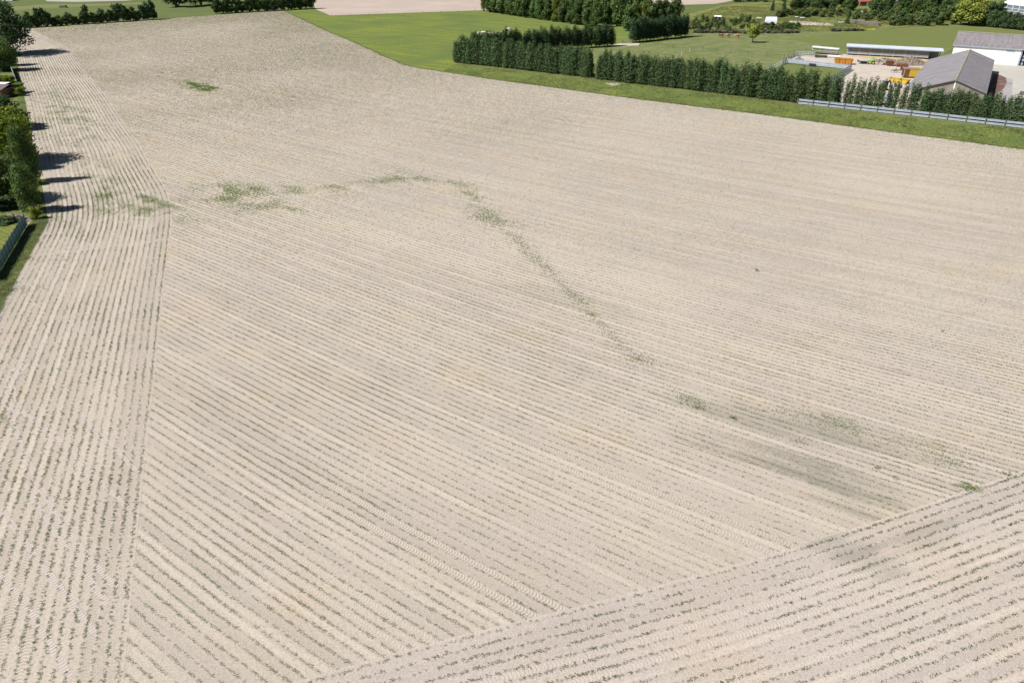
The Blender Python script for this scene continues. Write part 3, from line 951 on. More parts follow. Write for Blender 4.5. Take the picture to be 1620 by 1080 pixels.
def poplar_proto(seed, mat, name, n=1500, w=1.1, h=8.5, tips=5, low=0.25, leaf=0.16):
    rr = random.Random(seed)
    cl = []
    for k in range(tips):
        a = rr.uniform(0, 6.28); d = rr.uniform(0, w * .75)
        x, y = math.cos(a) * d, math.sin(a) * d
        top = h * rr.uniform(.8, 1.0) if k else h * .97
        z = low + rr.uniform(.3, .8)
        while z < top:
            f = z / top
            rad = w * .62 * (1 - f ** 3.6) + 0.2 + rr.uniform(-.08, .12)
            cl.append((x + rr.uniform(-.15, .15), y + rr.uniform(-.15, .15), z, rad, rad, 0.75))
            z += rr.uniform(.55, .85)
    cm = crown_mesh(name + '_crown', cl, int(n * 1.9), leaf, seed, fl=0.6)
    return Proto(name, cm, trunk_mb(h * .85, .11, 7, seed, 0, 1.0, .15).mesh(name + '_trunk'), mat)


def round_proto(seed, mat, name, n=2600, size=0.045, lobes=16, low=0.18, oval=1.0, sharp=0.0, trunk=.045, under=0.0):
    """unit-height broadleaf tree or shrub: about 1 high and 0.8 wide"""
    rr = random.Random(seed)
    cl = []
    for k in range(lobes):
        f = (k + rr.random()) / lobes
        z = low + (1 - low) * (0.1 + 0.82 * f)
        q = (z - low) / (1 - low)
        w_ = 0.36 * math.sin(math.pi * min(1, max(0.08, q * 0.86 + 0.12))) ** 0.7 * oval * (1 - sharp * q)
        a = rr.uniform(0, 6.28) + k * 2.4
        d = w_ * rr.uniform(.45, .95)
        r_ = rr.uniform(.11, .19) * (1 - 0.45 * sharp * q)
        cl.append((math.cos(a) * d, math.sin(a) * d, z, r_, r_, r_ * .85))
    cl.append((0, 0, low + .4 * (1 - low), .22 * oval, .22 * oval, .3))
    cm = crown_mesh(name + '_crown', cl, n, size, seed, zmin=under)
    return Proto(name, cm, trunk_mb(.8, trunk, 7, seed, 0, .38, max(.12, low * .9)).mesh(name + '_trunk'), mat)


def cone_proto(seed, mat, name, n=1100):
    rr = random.Random(seed)
    cl = []
    for k in range(16):
        q = k / 15
        w_ = .24 * (1 - q) + .02
        for j in range(3):
            a = rr.uniform(0, 6.28)
            cl.append((math.cos(a) * w_ * .7, math.sin(a) * w_ * .7, .1 + .86 * q, .5 * w_ + .02, .5 * w_ + .02, .06))
    return Proto(name, crown_mesh(name + '_crown', cl, n, 0.045, seed), trunk_mb(.9, .03, 4, seed, 0, .15).mesh(name + '_trunk'), mat)


POP = [poplar_proto(100 + i, M['pop'], 'poplar_tree', 1700 + 90 * (i % 3), 1.05 + .12 * (i % 3), tips=5 + i % 3) for i in range(8)]
POPT = [poplar_proto(140 + i, M['pop'], 'poplar_tree', 760, 0.62, tips=3, low=.5) for i in range(4)]
HOR = [poplar_proto(160 + i, M['pop_dark'], 'hedge_tree', 1900, 1.35, tips=6, low=.9) for i in range(5)]
MIX = [round_proto(200 + i, M['mixed'], 'broadleaf_tree', 4200, .036, 26, .04, .85, .45) for i in range(5)]
BRI = [round_proto(220 + i, M['bright'], 'broadleaf_tree', 3600, .036, 22, .04, .8, .45) for i in range(2)]
DRK = [round_proto(230 + i, M['dark'], 'broadleaf_tree', 2600, .042, 20, .06, .9, .3) for i in range(4)]
SHR = [round_proto(240 + i, M['dark'], 'shrub', 1200, .065, 12, .02, 1.15, .2, .03) for i in range(4)]
SHM = [round_proto(250 + i, M['mixed'], 'shrub', 1200, .065, 12, .02, 1.1, .2, .03) for i in range(4)]
SHO = [round_proto(260 + i, M['olive'], 'shrub', 1000, .07, 11, .02, 1.1, .2, .03) for i in range(4)]
SHG = [round_proto(270 + i, M['grey_shrub'], 'shrub', 700, .075, 9, .0, 1.3, .0, .03) for i in range(3)]
CON = [cone_proto(280 + i, M['dark'], 'conifer_tree') for i in range(2)]


def put(protos, x, yb, wpx, hpx, label, cat='tree', group=None, unit_w=0.8, unit_h=1.0):
    """stand a tree at photo pixel (x, yb) with the size it has there"""
    s = mpp(yb) / 1.0 * 1.0
    s = HCAM / CO / (yb + 110.0)
    wm, hm = wpx * s, hpx * s / 0.87
    p = random.choice(protos)
    return p.put(G(x, yb), wm / unit_w, hm / unit_h, label, cat, group)


# front hedgerow of poplars, in three stretches
def hedge(p0, p1, step, protos, hgt, label, group, sx=1.0, jit=.5, cat='tree', skip=()):
    a, b = G(*p0), G(*p1)
    L = (b - a).length
    n = max(2, int(L / step))
    for i in range(n + 1):
        p = a.lerp(b, i / n)
        if any(u0 < i / n < u1 for u0, u1 in skip):
            continue
        p = p + Vector((random.uniform(-jit, jit), random.uniform(-jit, jit), 0))
        k = random.choice(protos)
        f = random.uniform(.86, 1.1)
        k.put(p, sx * random.uniform(1.1, 1.45), hgt / 8.5 * f, label, cat, group)


hedge((724, 98.5), (934, 122.5), 1.0, POP, 8.4, 'slender poplar in the front hedgerow, left of its narrow gap', 'poplars of the hedgerow left of the gap')
hedge((949, 125), (1236, 159), 1.05, POP, 8.5, 'slender poplar in the front hedgerow, right of its narrow gap', 'poplars of the hedgerow right of the gap')
hedge((1246, 160), (1312, 168), 1.5, POP, 8.0, 'dense poplar behind the left end of the blue-grey guard rail', 'dense poplars behind the rail end')
hedge((1318, 168.5), (1391, 176), 1.15, POPT, 8.2, 'thin see-through poplar behind the guard rail before the sandy yard', 'thin poplars before the yard', .85, .2)
hedge((1401, 176), (1458, 182), 1.5, POPT, 7.6, 'poplar behind the guard rail, left of the barn gable', 'poplars left of the barn gable', .95, .2)
hedge((1461, 183), (1598, 197), 1.25, POP, 6.9, 'poplar behind the guard rail, in front of the barn gable', 'poplars before the barn gable', .78, .25)
hedge((1614, 199), (1700, 210), 1.7, POP, 7.6, 'poplar at the right end of the guard rail, past the hedge gap', 'poplars right of the hedge gap', .95, .2)
# darker hedge behind, and its continuation right of the gate
hedge((748, 88), (968, 73), 1.9, HOR, 8.4, 'dark hedge tree in the shaded inner row left of the paddock gate', 'inner hedge left of the gate', .95, .3)
hedge((1000, 67.5), (1083, 58.5), 2.0, HOR, 9.6, 'dark hedge tree in the shaded inner row right of the paddock gate', 'inner hedge right of the gate', 1.05, .3)

# tall mixed wood strip behind
tall = [((765, 18), (955, 45), 17, 12, 0), ((775, 15), (985, 42), 16, 13.5, 1), ((800, 14), (1030, 40), 15, 14.5, 2), ((990, 49), (1075, 46), 9, 12, 3)]
for (p0, p1, n, hgt, k) in tall:
    a, b = G(*p0), G(*p1)
    for i in range(n):
        p = a.lerp(b, (i + .5 * (k % 2)) / n) + Vector((random.uniform(-1, 1), random.uniform(-1, 1), 0))
        f = random.uniform(.85, 1.12)
        if random.random() < .2:
            random.choice(BRI).put(p, hgt * .75 * f, hgt * .9 * f, 'yellow-green young tree in the tall wood strip behind the meadow', 'tree', 'bright trees of the wood strip')
        else:
            random.choice(MIX).put(p, hgt * .92 * f, hgt * f, 'tall dark green tree in the wood strip behind the meadow', 'tree', 'tall trees of the wood strip')

# hedge of shrubs at the far left end of the field
rs = random.Random(5)
for i in range(26):
    f = i / 25
    x = 42 + 202 * f; y = 44.5 - 13.5 * f
    hh = rs.choice((11, 13, 15, 18, 14, 20))
    if i in (12, 18, 19, 24, 25): hh = 23
    if i in (3, 4): hh = 24
    pr = SHR if rs.random() < .65 else SHM
    put(pr, x, y, rs.uniform(13, 18), hh, 'bushy dark shrub in the hedge along the far left end of the field', 'shrub', 'shrubs of the far left hedge')
put(SHG, 111, 36, 9, 14, 'pale flowering shrub in the middle of the far left hedge', 'shrub')
put(SHG, 88, 38, 7, 9, 'small whitish shrub left of the pale flowering shrub in the far hedge', 'shrub')
for i in range(17):
    f = i / 16
    x = 344 + 150 * f; y = 22 - 8 * f
    put((SHM if rs.random() < .6 else SHR), x, y, rs.uniform(14, 19), rs.uniform(15, 20) + (3 if f > .7 else 0), 'leafy bush in the thick hedge along the far top end of the field', 'shrub', 'bushes of the far end hedge')
for x, y, h_ in ((279, 11.5, 40), (318, 9, 44), (300, 3, 40), (345, 6, 44), (372, 4, 44)):
    put(DRK, x, y, 42, h_, 'big dark spreading tree with bare trunk beyond the top end of the field', 'tree', 'big trees beyond the top end of the field')
for x, y, h_ in ((255, -2, 26), (238, -4, 24), (410, 4, 34), (440, 3, 30), (470, 3, 28)):
    put(DRK, x, y, 26, h_, 'dark tree of the row behind the far end hedge, cut by the photo top', 'tree', 'trees cut by the photo top')

# big trees on the left edge
def broad(seed, mat, name, n, size, lobes, low):
    return round_proto(seed, mat, name, n, size, lobes, low, 1.1, .1, .03)


B1 = broad(301, M['dark'], 'tall_tree', 9000, .020, 40, .12)
B1.put(G(14, 86), 25, 19, 'tallest dark tree, at the far left corner of the field', 'tree')
B1.put(G(-60, 70), 22, 19, 'dark tree behind the tallest one, mostly outside the left photo edge', 'tree')
B2 = broad(302, M['garden'], 'garden_tree', 9000, .022, 40, .06)
B2.put(G(18, 258), 13.5, 10.6, 'yellow-green garden tree lit by the sun at the left field edge', 'tree')
B3 = broad(303, M['dark'], 'garden_tree', 7000, .026, 36, .04)
B3.put(G(6, 204), 13, 7.6, 'rounded dark green tree between brown shed roof and yellow-green tree', 'tree')
B4 = broad(304, M['mixed'], 'garden_tree', 9000, .022, 40, .04)
B4.put(G(6, 320), 11.0, 7.8, 'dark olive garden tree in front of the yellow-green tree', 'tree')
B5 = broad(305, M['mixed'], 'garden_tree', 7500, .024, 38, .02)
B5.put(G(52, 334), 5.2, 7.8, 'nearest dark tree, beside the end of the green garden fence', 'tree')
B5.put(G(50, 288), 5.0, 10.3, 'dark slim tree casting the longest shadow of the garden trees', 'tree')
B5.put(G(50, 268), 4.4, 6.0, 'dark slim tree casting the short shadow above the longest one', 'tree')
B5.put(G(38, 206), 4.0, 5.0, 'dark bushy tree at the field edge right of the rounded dark tree', 'tree')
B4.put(G(8, 112), 12, 10, 'dark green tree below the tallest tree at the left field edge', 'tree')
B5.put(G(14, 104), 8, 9, 'small dark tree between the tallest tree and the blue-roofed hut', 'tree')
SHP = round_proto(310, M['garden'], 'shrub', 2600, .045, 14, .0, 1.15, .1, .03)
SHP.put(G(33, 147), 6.0, 2.6, 'low green bush beside the grey garden wall at the field edge', 'shrub')
SHP.put(G(30, 152), 4.0, 2.2, 'lower of the two green bushes right of the brown shed roof', 'shrub')
SHP.put(G(58, 346), 2.2, 2.0, 'small green bush at the upper end of the green garden fence', 'shrub')
SHR[1].put(G(10, 353), 4.5, 1.1, 'low dark hedge bush between lawn and rubble heap, right one', 'shrub')
SHR[2].put(G(-6, 353), 4.5, 1.2, 'low dark hedge bush between lawn and rubble heap, left one', 'shrub')
SHR[3].put(G(6, 331), 5.5, 2.2, 'dark shrub behind the rubble heap by the lawn', 'shrub')
SHP.put(G(66, 292), 2.0, 1.0, 'light green weed bush at the field edge between two tree shadows', 'shrub')

# willow and conifers, shrubs in the rough ground upper right
WIL = round_proto(320, M['gold'], 'willow_tree', 2600, .05, 20, .3, 1.0, 0, .03)
put([WIL], 1190, 67.5, 19, 23, 'lone pale green willow standing in the open paddock', 'tree')
WIL2 = round_proto(321, M['gold'], 'willow_tree', 7000, .035, 36, .1, 1.15, 0, .03)
put([WIL2], 1531, 40, 42, 37, 'large golden-green willow by the dark hedge behind the pasture', 'tree')
put(CON, 1221.5, 18, 9, 16, 'pointed dark conifer standing behind the white polytunnel', 'tree')
put(CON, 1340, 38, 11, 19, 'dark column-shaped conifer left of the log pile', 'tree')
put(CON, 1239, 19, 12, 18, 'bluish conifer to the right of the pointed one behind the polytunnel', 'tree')

rt = random.Random(11)
spots = []
for (x0, x1, y0, y1, n, w0, w1, h0, h1, pr, lab, grp, cat) in (
    (1095, 1200, 34, 50, 44, 6, 10, 4, 10, [SHM, SHO, SHM], 'small shrub on the rough ground between dark hedge and polytunnel', 'shrubs on the rough ground left of the polytunnel', 'shrub'),
    (1204, 1262, 43, 49, 16, 9, 14, 5, 8, [SHM, SHO], 'leafy shrub in front of the white polytunnel', 'shrubs before the polytunnel', 'shrub'),
    (1228, 1345, 22, 28, 26, 9, 14, 6, 10, [SHM, SHO, SHO], 'mid-sized shrub in the belt behind the bare garden patch', 'shrubs behind the bare garden patch', 'shrub'),
    (1250, 1350, 10, 20, 16, 15, 22, 18, 26, [MIX, DRK, MIX], 'tree in the belt between polytunnel and red-roofed house', 'trees left of the red-roofed house', 'tree'),
    (1375, 1500, 14, 22, 20, 14, 22, 12, 18, [MIX, DRK, MIX], 'tree in front of the far houses, behind the overgrown gardens', 'trees before the far houses', 'tree'),
    (1350, 1420, 24, 34, 18, 8, 13, 8, 12, [SHM, SHO], 'shrub among the overgrown gardens behind the log pile', 'shrubs behind the log pile', 'shrub'),
    (1405, 1510, 26, 42, 34, 10, 17, 9, 16, [SHM, SHO, SHR], 'shrub in the overgrown garden left of the golden willow', 'shrubs left of the golden willow', 'shrub'),
    (1470, 1530, 12, 24, 12, 18, 26, 20, 26, [MIX, DRK, MIX], 'tree behind the golden willow', 'trees behind the golden willow', 'tree'),
    (1545, 1580, 30, 41, 9, 16, 22, 17, 24, [DRK], 'tree joining the golden willow to the dark hedge', 'trees right of the willow', 'tree'),
    (1142, 1215, -1, 4, 9, 14, 20, 12, 16, [DRK, MIX], 'dark tree at the far edge of the field behind the paddock', 'trees at the far field edge', 'tree'),
    (1225, 1350, -4, 4, 14, 16, 24, 18, 24, [MIX, DRK], 'tree in the far belt cut by the photo top', 'trees of the far belt', 'tree'),
    (1440, 1560, -5, 5, 13, 18, 26, 20, 26, [MIX, DRK], 'tree behind the pink house and far garden', 'trees behind the pink house', 'tree'),
):
    for i in range(n):
        x = x0 + (x1 - x0) * (i + rt.random()) / n
        y = rt.uniform(y0, y1)
        put(rt.choice(pr), x, y, rt.uniform(w0, w1), rt.uniform(h0, h1), lab, cat, grp)
for i in range(26):
    x = 1100 + 160 * i / 25 + rt.uniform(-2, 2)
    put(SHG, x, 53 - .5 * abs(x - 1180) / 80 + rt.uniform(-.6, .6), rt.uniform(7, 10), rt.uniform(3, 5), 'low grey-green bush in the row along the back of the paddock', 'shrub', 'grey bushes along the paddock')
for i in range(9):
    put(SHG, 1318 + 44 * i / 8 + rt.uniform(-2, 2), 50 - .12 * i, rt.uniform(7, 9), rt.uniform(3, 4.5), 'low grey bush in front of the yellow flower strip', 'shrub', 'grey bushes by the flower strip')
# dark hedge in front of the glasshouse
for i in range(20):
    x = 1562 + 110 * i / 19; y = 42.5 + 11 * i / 19 * (110 / 62) * .6
    put(DRK, x, y, rt.uniform(15, 19), rt.uniform(18, 22), 'dark evergreen in the thick hedge in front of the glasshouse', 'tree', 'thick hedge before the glasshouse')

# ------------------------------------------------------------------ buildings
def frame(origin, ang):
    """rotation of a thing whose local x runs at angle ang"""
    return origin, ang


AX = math.atan2(53.6, 33.6)          # ridge direction of the front barn
M['roof1'] = roof_mat('barn_roof', (0.235, 0.222, 0.238), AX)
M['roof2'] = roof_mat('hall_roof', (0.215, 0.195, 0.205), AX - math.pi / 2)
M['boards'] = plain('gable_boards', (0.26, 0.24, 0.20), .9, 0, .25, .5, .1)
M['white'] = plain('white_paint', (0.8, 0.79, 0.76), .6, 0, .06, .6)
M['white_wall'] = plain('white_wall', (0.82, 0.81, 0.78), .8, 0, .07, .3, .2)
M['navy'] = plain('navy_paint', (0.04, 0.06, 0.11), .5, 0, .3, .8)
M['shadow_int'] = plain('shaded_boards', (0.07, 0.065, 0.06), .9, 0, .3, .8)  # board colour darkened to paint in the shade under roofs
M['gutter'] = plain('blue_gutter', (0.33, 0.38, 0.45), .5, 0, .15, .5)
M['galv'] = plain('galvanised_steel', (0.44, 0.49, 0.57), .45, .2, .2, .8, .5)
M['steel_dark'] = plain('dark_steel', (0.05, 0.06, 0.085), .5, .3, .3, 1.0)
M['blue_steel'] = plain('blue_steel', (0.07, 0.10, 0.17), .5, .2, .3, 1.0)
M['brick'] = plain('brick', (0.26, 0.13, 0.09), .9, 0, .3, 1.0)
M['glass'] = plain('window_glass', (0.06, 0.08, 0.10), .1, 0, .2, 1, .8)

def barn():
    e, r, W, W2, L = 3.8, 6.3, 7.2, 11.2, 63.0
    A = G(1513, 126, r)
    o = empty('barn', (A.x, A.y, 0), 'long grey-roofed barn with boarded gable standing behind the poplars', 'barn', None, AX)
    # local x along the ridge (away), local y to the left (up-left of the picture)
    sl = (r - e) / W
    e2 = r - sl * W2
    t = 0.14
    MB().prism([(0, r), (W2, e2), (W2, e2 - t), (0, r - t)], -.45, L, 'x').build('roof', M['roof1'], o)
    MB().prism([(-.003, r), (-W - .4, e - sl * .4), (-W - .4, e - sl * .4 - t), (-.003, r - t)], -.45, L, 'x').build('roof', M['roof1'], o)
    MB().prism([(-.28, r - .06), (0, r + .12), (.28, r - .06), (0, r - .02)], -.5, L + .05, 'x').build('ridge_cap', M['olive_cap'], o)
    MB().prism([(W, e - t - .01), (0, r - t - .01), (-W, e - t - .01), (-W, 2.5), (W, 2.5)], 0, .15, 'x').build('gable_boards', M['boards'], o)
    MB().box(-.06, -.003, -.16, .16, 2.5, r - t - .05).build('gable_post', M['white'], o)
    MB().box(.02, .2, -W, -4.6, 0, 2.497).box(.02, .2, 4.9, W, 0, 2.497).build('wall', M['boards'], o)
    MB().box(.05, .17, -4.6, 4.9, 0, 2.35).build('door', M['navy'], o)
    MB().box(-.05, .03, -4.7, 5.0, 2.35, 2.49).build('door_rail', M['galv'], o)
    MB().box(-.08, .3, W - .02, W + .3, 0, e - t - .1).build('corner_post', M['blue_steel'], o)
    MB().box(.2, L - .3, -W - .1, -W + .1, 0, e - t - .05).build('side_wall', M['boards'], o)
    MB().box(.3, L - .3, W - .1, W + .06, 0, e - t - .12).build('side_wall', M['shadow_int'], o)  # shade below the canopy is painted into this wall's colour
    MB().box(L - .4, L - .2, -W, W, 0, e - t - .05).prism([(W, e - t - .05), (0, r - t - .01), (-W, e - t - .05)], L - .4, L - .2, 'x').build('rear_wall', M['boards'], o)
    for x in (.4, 12.5, 25, 37.5, 50, L - .8):
        MB().box(x, x + .22, W2 - .4, W2 - .18, 0, e2 - t - .03).build('canopy_post', M['galv'], o)
    return o


M['olive_cap'] = plain('ridge_tiles', (0.25, 0.235, 0.18), .9, 0, .25, 1.0)
barn()


def hall():
    nx = Vector((math.sin(AX), -math.cos(AX), 0))       # right-hand way along the hall
    fw = Vector((math.cos(AX), math.sin(AX), 0))
    base = (G(1572.6, 101.2) + G(1608.7, 104.4)) / 2
    # left end: intersection of the wall line with the pixel column 1503
    best = min(range(-300, 300), key=lambda k: abs(px_of(base + nx * (k * .1))[0] - 1503))
    o0 = base + nx * (best * .1)
    e = 5.2
    L, D, r = 48.0, 19.0, 8.6
    o = empty('farm_hall', o0, 'wide farm hall with grey corrugated roof and bright white front wall', 'barn', None, math.atan2(nx.y, nx.x))
    # local x right along the front, local y backwards
    LW = (G(1608.7, 104.4) - o0).dot(nx)
    t = .14
    MB().prism([(-.2, e), (D / 2, r), (D / 2, r - t), (-.2, e - t)], -.4, L, 'x').build('roof', M['roof2'], o)
    MB().prism([(D / 2 + .003, r), (D + .5, e), (D + .5, e - t), (D / 2 + .003, r - t)], -.4, L, 'x').build('roof', M['roof2'], o)
    MB().prism([(D / 2 - .3, r - .02), (D / 2, r + .15), (D / 2 + .3, r - .02)], -.45, L, 'x').build('ridge_cap', M['olive_cap'], o)
    MB().box(-.4, L, -.42, -.22, e - .3, e - .02).build('gutter', M['gutter'], o)
    MB().box(-.48, -.41, -.7, D / 2, e - .1, e + .05).build('fascia', M['white'], o)
    MB().box(0, LW, 0, .2, 0, e - t - .1).build('wall', M['white_wall'], o)
    MB().box(15.8, 18.2, -.06, -.003, e - 1.15, e - t - .5).build('door_rail', M['gutter'], o)
    MB().box(0, .2, .2, D, 0, e - t - .3).build('side_wall', M['white_wall'], o)
    MB().box(.2, L, D - .2, D, 0, e - t - .3).build('rear_wall', M['boards'], o)
    MB().box(LW + .02, LW + .4, .1, .5, 0, e - t - .45).build('post', M['galv'], o)
    MB().box(LW + 8.1, L, 0, .2, 0, e - t - .45).build('wall', M['boards'], o)
    MB().box(LW, LW + 8.1, 4.8, 5.0, 0, e - t - .3).build('inner_wall', M['shadow_int'], o)  # near-black colour stands in for the shade inside the open bay
    # pallet racks standing in the open bay
    f1 = empty('storage_rack', o0 + nx * (LW + 1.5) + fw * 1.2, 'rack of grey crates in the open bay of the white farm hall', 'rack', None, math.atan2(nx.y, nx.x))
    mm = MB()
    for zz in (.05, 1.25, 2.45):
        mm.box(-.9, .9, -.5, .5, zz, zz + .1)
    for sx in (-.88, .82):
        for sy in (-.48, .42):
            mm.box(sx, sx + .06, sy, sy + .06, 0, 3.5)
    mm.build('rack_frame', M['steel_dark'], f1)
    for zz in (.16, 1.36, 2.56):
        MB().box(-.75, -.05, -.4, .4, zz, zz + .8).build('crate', M['galv'], f1)
        MB().box(.03, .72, -.4, .4, zz, zz + .7).build('crate', M['steel_dark'], f1)
    return o0 + nx * (LW - 22.9), nx, fw


def px_of(p):
    z = p[2] - HCAM
    f_ = p[1] * CO - z * SI
    return 810 + FPX * p[0] / f_, 540 - FPX * (p[1] * SI + z * CO) / f_


HO, HN, HF = hall()
M['red'] = plain('red_paint', (0.45, 0.04, 0.03), .5, 0, .15, 1)
M['orange'] = plain('orange_paint', (0.52, 0.24, 0.03), .55, 0, .2, 1.2, .3, (0.3, 0.14, 0.04))
M['yellow'] = plain('yellow_paint', (0.58, 0.40, 0.05), .5, 0, .15, .8, .3)
M['rust'] = plain('rust_paint', (0.2, 0.075, 0.045), .85, 0, .3, 1.5)
M['green'] = plain('green_paint', (0.12, 0.5, 0.05), .5, 0, .15, 1)
M['rubber'] = plain('rubber', (0.03, 0.03, 0.032), .85, 0, .2, 2)
M['earth'] = plain('earth', (0.25, 0.2, 0.155), 1, 0, .35, 1.2, .05)
M['timber'] = plain('timber', (0.24, 0.21, 0.18), .9, 0, .35, 1.5, .1)
M['rubble'] = plain('rubble', (0.30, 0.26, 0.24), 1, 0, .45, 1.6, .05)
M['post'] = plain('wood_post', (0.14, 0.12, 0.1), .9, 0, .3, 2, .1)
M['pale_post'] = plain('pale_post', (0.55, 0.56, 0.56), .7, 0, .15, 2)
M['screen'] = plain('green_screen', (0.22, 0.33, 0.28), .8, 0, .3, 1.2, .1, (0.2, 0.28, 0.25))
M['stone'] = plain('grey_concrete', (0.33, 0.34, 0.36), .9, 0, .2, 1)
M['roof_red'] = plain('red_tiles', (0.42, 0.14, 0.10), .9, 0, .2, .8, .1)
M['roof_grey'] = plain('grey_tiles', (0.20, 0.20, 0.22), .9, 0, .2, .8, .1)
M['roof_brown'] = plain('brown_sheet', (0.15, 0.12, 0.12), .9, 0, .25, .8, .1)
M['pale_blue'] = plain('pale_sheet', (0.55, 0.64, 0.72), .4, 0, .1, 1, .4)
M['shed_roof'] = plain('white_sheet_roof', (0.52, 0.565, 0.63), .5, 0, .12, .3, .3)
M['film'] = plain('plastic_film', (0.74, 0.80, 0.88), .35, 0, .08, .6, .4)
M['grey_wall'] = plain('grey_wall', (0.235, 0.235, 0.23), .9, 0, .2, .6, .1)

# red barrow in the open bay
bw = empty('hand_cart', HO + HN * 25.6 + HF * -1.2, 'small red cart standing before the open hall bay', 'cart', None, .4)
MB().box(-.7, .7, -.45, .45, .45, .95, .05).build('tray', M['red'], bw)
for sy in (-.5, .5):
    MB().cyl((.1, sy, .28), (0, 1, 0), .28, .1).build('wheel', M['rubber'], bw)
MB().tube([(-.7, 0, .8), (-1.2, 0, 1.0)], .03).build('handle', M['steel_dark'], bw)


def along(p0, p1):
    a, b = G(*p0), G(*p1)
    d = b - a
    return a, d.length, math.atan2(d.y, d.x)


def low_shed():
    a, L, an = along((1339, 87), (1474, 94.5))
    L += 2.2
    o = empty('livestock_shed', a, 'long low open shed with flat pale roof beside the sandy yard', 'shed', None, an)
    D = 4.2
    MB().prism([(-.7, 2.95), (D + .2, 3.25), (D + .2, 3.35), (-.7, 3.05)], -.6, L + .8, 'x').build('roof', M['shed_roof'], o)
    MB().box(-.55, L + .75, -.78, -.71, 2.72, 3.0).build('fascia', M['gutter'], o)
    MB().box(0, L, D - .15, D, 0, 3.1).build('rear_wall', M['grey_wall'], o)
    MB().box(0, .15, .2, D - .15, 0, 2.98).build('end_wall', M['grey_wall'], o)
    n = 7
    for i in range(n):
        x0 = .15 + (L - 3.6) * i / n; x1 = .15 + (L - 3.6) * (i + 1) / n
        MB().box(x0 + .16, x1 - .02, .05, .15, .55, 2.85).build('wall_panel', M['grey_wall'], o)
        MB().box(x0, x0 + .14, -.02, .2, 0, 2.95).build('post', M['galv'], o)
    MB().box(.1, L - 3.5, -.12, -.03, .5, .8).build('feed_rail', M['galv'], o)
    MB().box(L - .2, L, .0, .2, 0, 2.95).build('post', M['steel_dark'], o)


low_shed()


def fence(name, pts, label, cat, post_h, post_w, step, rails, rail_mat, post_mat, rail_w=.05, group=None, post_round=False, beam=False, flip=False):
    """pts ground points; rails = list of (z, height)"""
    a = pts[0]
    o = empty(name, (a.x, a.y, 0), label, cat, group)
    for i in range(len(pts) - 1):
        p, q = pts[i] - a, pts[i + 1] - a
        p.z = q.z = 0
        for z, hh in rails:
            m = MB()
            sd = (q - p).normalized().cross(Vector((0, 0, 1))) * (-1 if flip else 1)
            if beam:   # W-profile guard rail
                off = sd * (post_w / 2 + .05)
                for dz, ww in ((-hh * .3, .09), (0, .03), (hh * .3, .09)):
                    m.beam(p + off * (1 + ww) + Vector((0, 0, z + dz)), q + off * (1 + ww) + Vector((0, 0, z + dz)), ww, hh * .38)
            else:
                off = sd * (post_w / 2 + rail_w / 2 + .003)
                m.beam(p + off + Vector((0, 0, z)), q + off + Vector((0, 0, z)), rail_w, hh)
            m.build('rail' if hh > .03 else 'wire', rail_mat, o)
        n = max(1, round((q - p).length / step))
        for k in range(n + (1 if i == len(pts) - 2 else 0)):
            c = p.lerp(q, k / n)
            ph = post_h * (1 + random.uniform(-.04, .04))
            if post_round:
                MB().tube([(c.x, c.y, -.1), (c.x, c.y, ph)], post_w / 2, 6).build('post', post_mat, o)
            else:
                an = math.atan2(q.y - p.y, q.x - p.x)
                MB().beam((c.x, c.y, 0), (c.x, c.y, ph), post_w, post_w).build('post', post_mat, o)
    return o


fence('guard_rail', [G(1261, 165), G(1440, 184), G(1620, 204), G(1760, 220)], 'long blue-grey double guard rail along the foot of the poplars', 'guard rail', 1.55, .16, 4.1, [(.38, .48), (1.14, .48)], M['galv'], M['timber'], beam=True, flip=True)
fence('pen_rail', [G(1245, 100), G(1346, 110.5)], 'pale grey double guard rail fence along the front of the yard', 'fence', 1.5, .16, 6.5, [(.45, .6), (1.15, .6)], M['galv'], M['galv'], beam=True)
fence('pen_fence', [G(1236, 103), G(1262, 90)], 'dark steel rail fence climbing at the left end of the yard', 'fence', 1.7, .14, 3.4, [(.5, .18), (1.0, .18), (1.5, .18)], M['blue_steel'], M['pale_post'], .08)
fence('pen_fence', [G(1346, 111), G(1321, 128), G(1310, 138)], 'dark blue rail fence running from the yard down to the poplars', 'fence', 1.9, .16, 3.2, [(.4, .28), (1.05, .28), (1.65, .28)], M['blue_steel'], M['galv'], .1)
fence('feed_fence', [G(1260, 88.5), G(1288, 90)], 'grey feed barrier of three rails at the back of the yard', 'fence', 1.6, .14, 2.2, [(.3, .3), (.9, .2), (1.45, .2)], M['galv'], M['pale_post'], .1)
fence('white_fence', [G(1204, 119), G(1237, 103)], 'line of short white posts left of the grassy pen', 'fence', 1.5, .2, 2.4, [(.6, .02), (1.1, .02)], M['steel_dark'], M['pale_post'], .02)
fence('wire_fence', [G(1040, 73), G(1091, 79), G(1155, 84), G(1212, 90), G(1240, 93)], 'thin wire fence on dark posts across the paddock', 'fence', 1.35, .14, 6.0, [(.5, .02), (.9, .02), (1.2, .02)], M['steel_dark'], M['post'], .02, None, True)
fence('wire_fence', [G(1091, 82.5), G(1078, 88.5), G(1062, 97)], 'short wire fence on whitish posts in the middle of the paddock', 'fence', 1.5, .22, 9.0, [(.5, .02), (1.0, .02)], M['steel_dark'], M['pale_post'], .02, None, True)
fence('wire_fence', [G(525, 26), G(640, 23.5), G(752, 18)], 'wire fence between the yellow-flowered meadow and the far bare field', 'fence', 1.2, .12, 11, [(.6, .02), (1.1, .02)], M['steel_dark'], M['post'], .02, None, True)
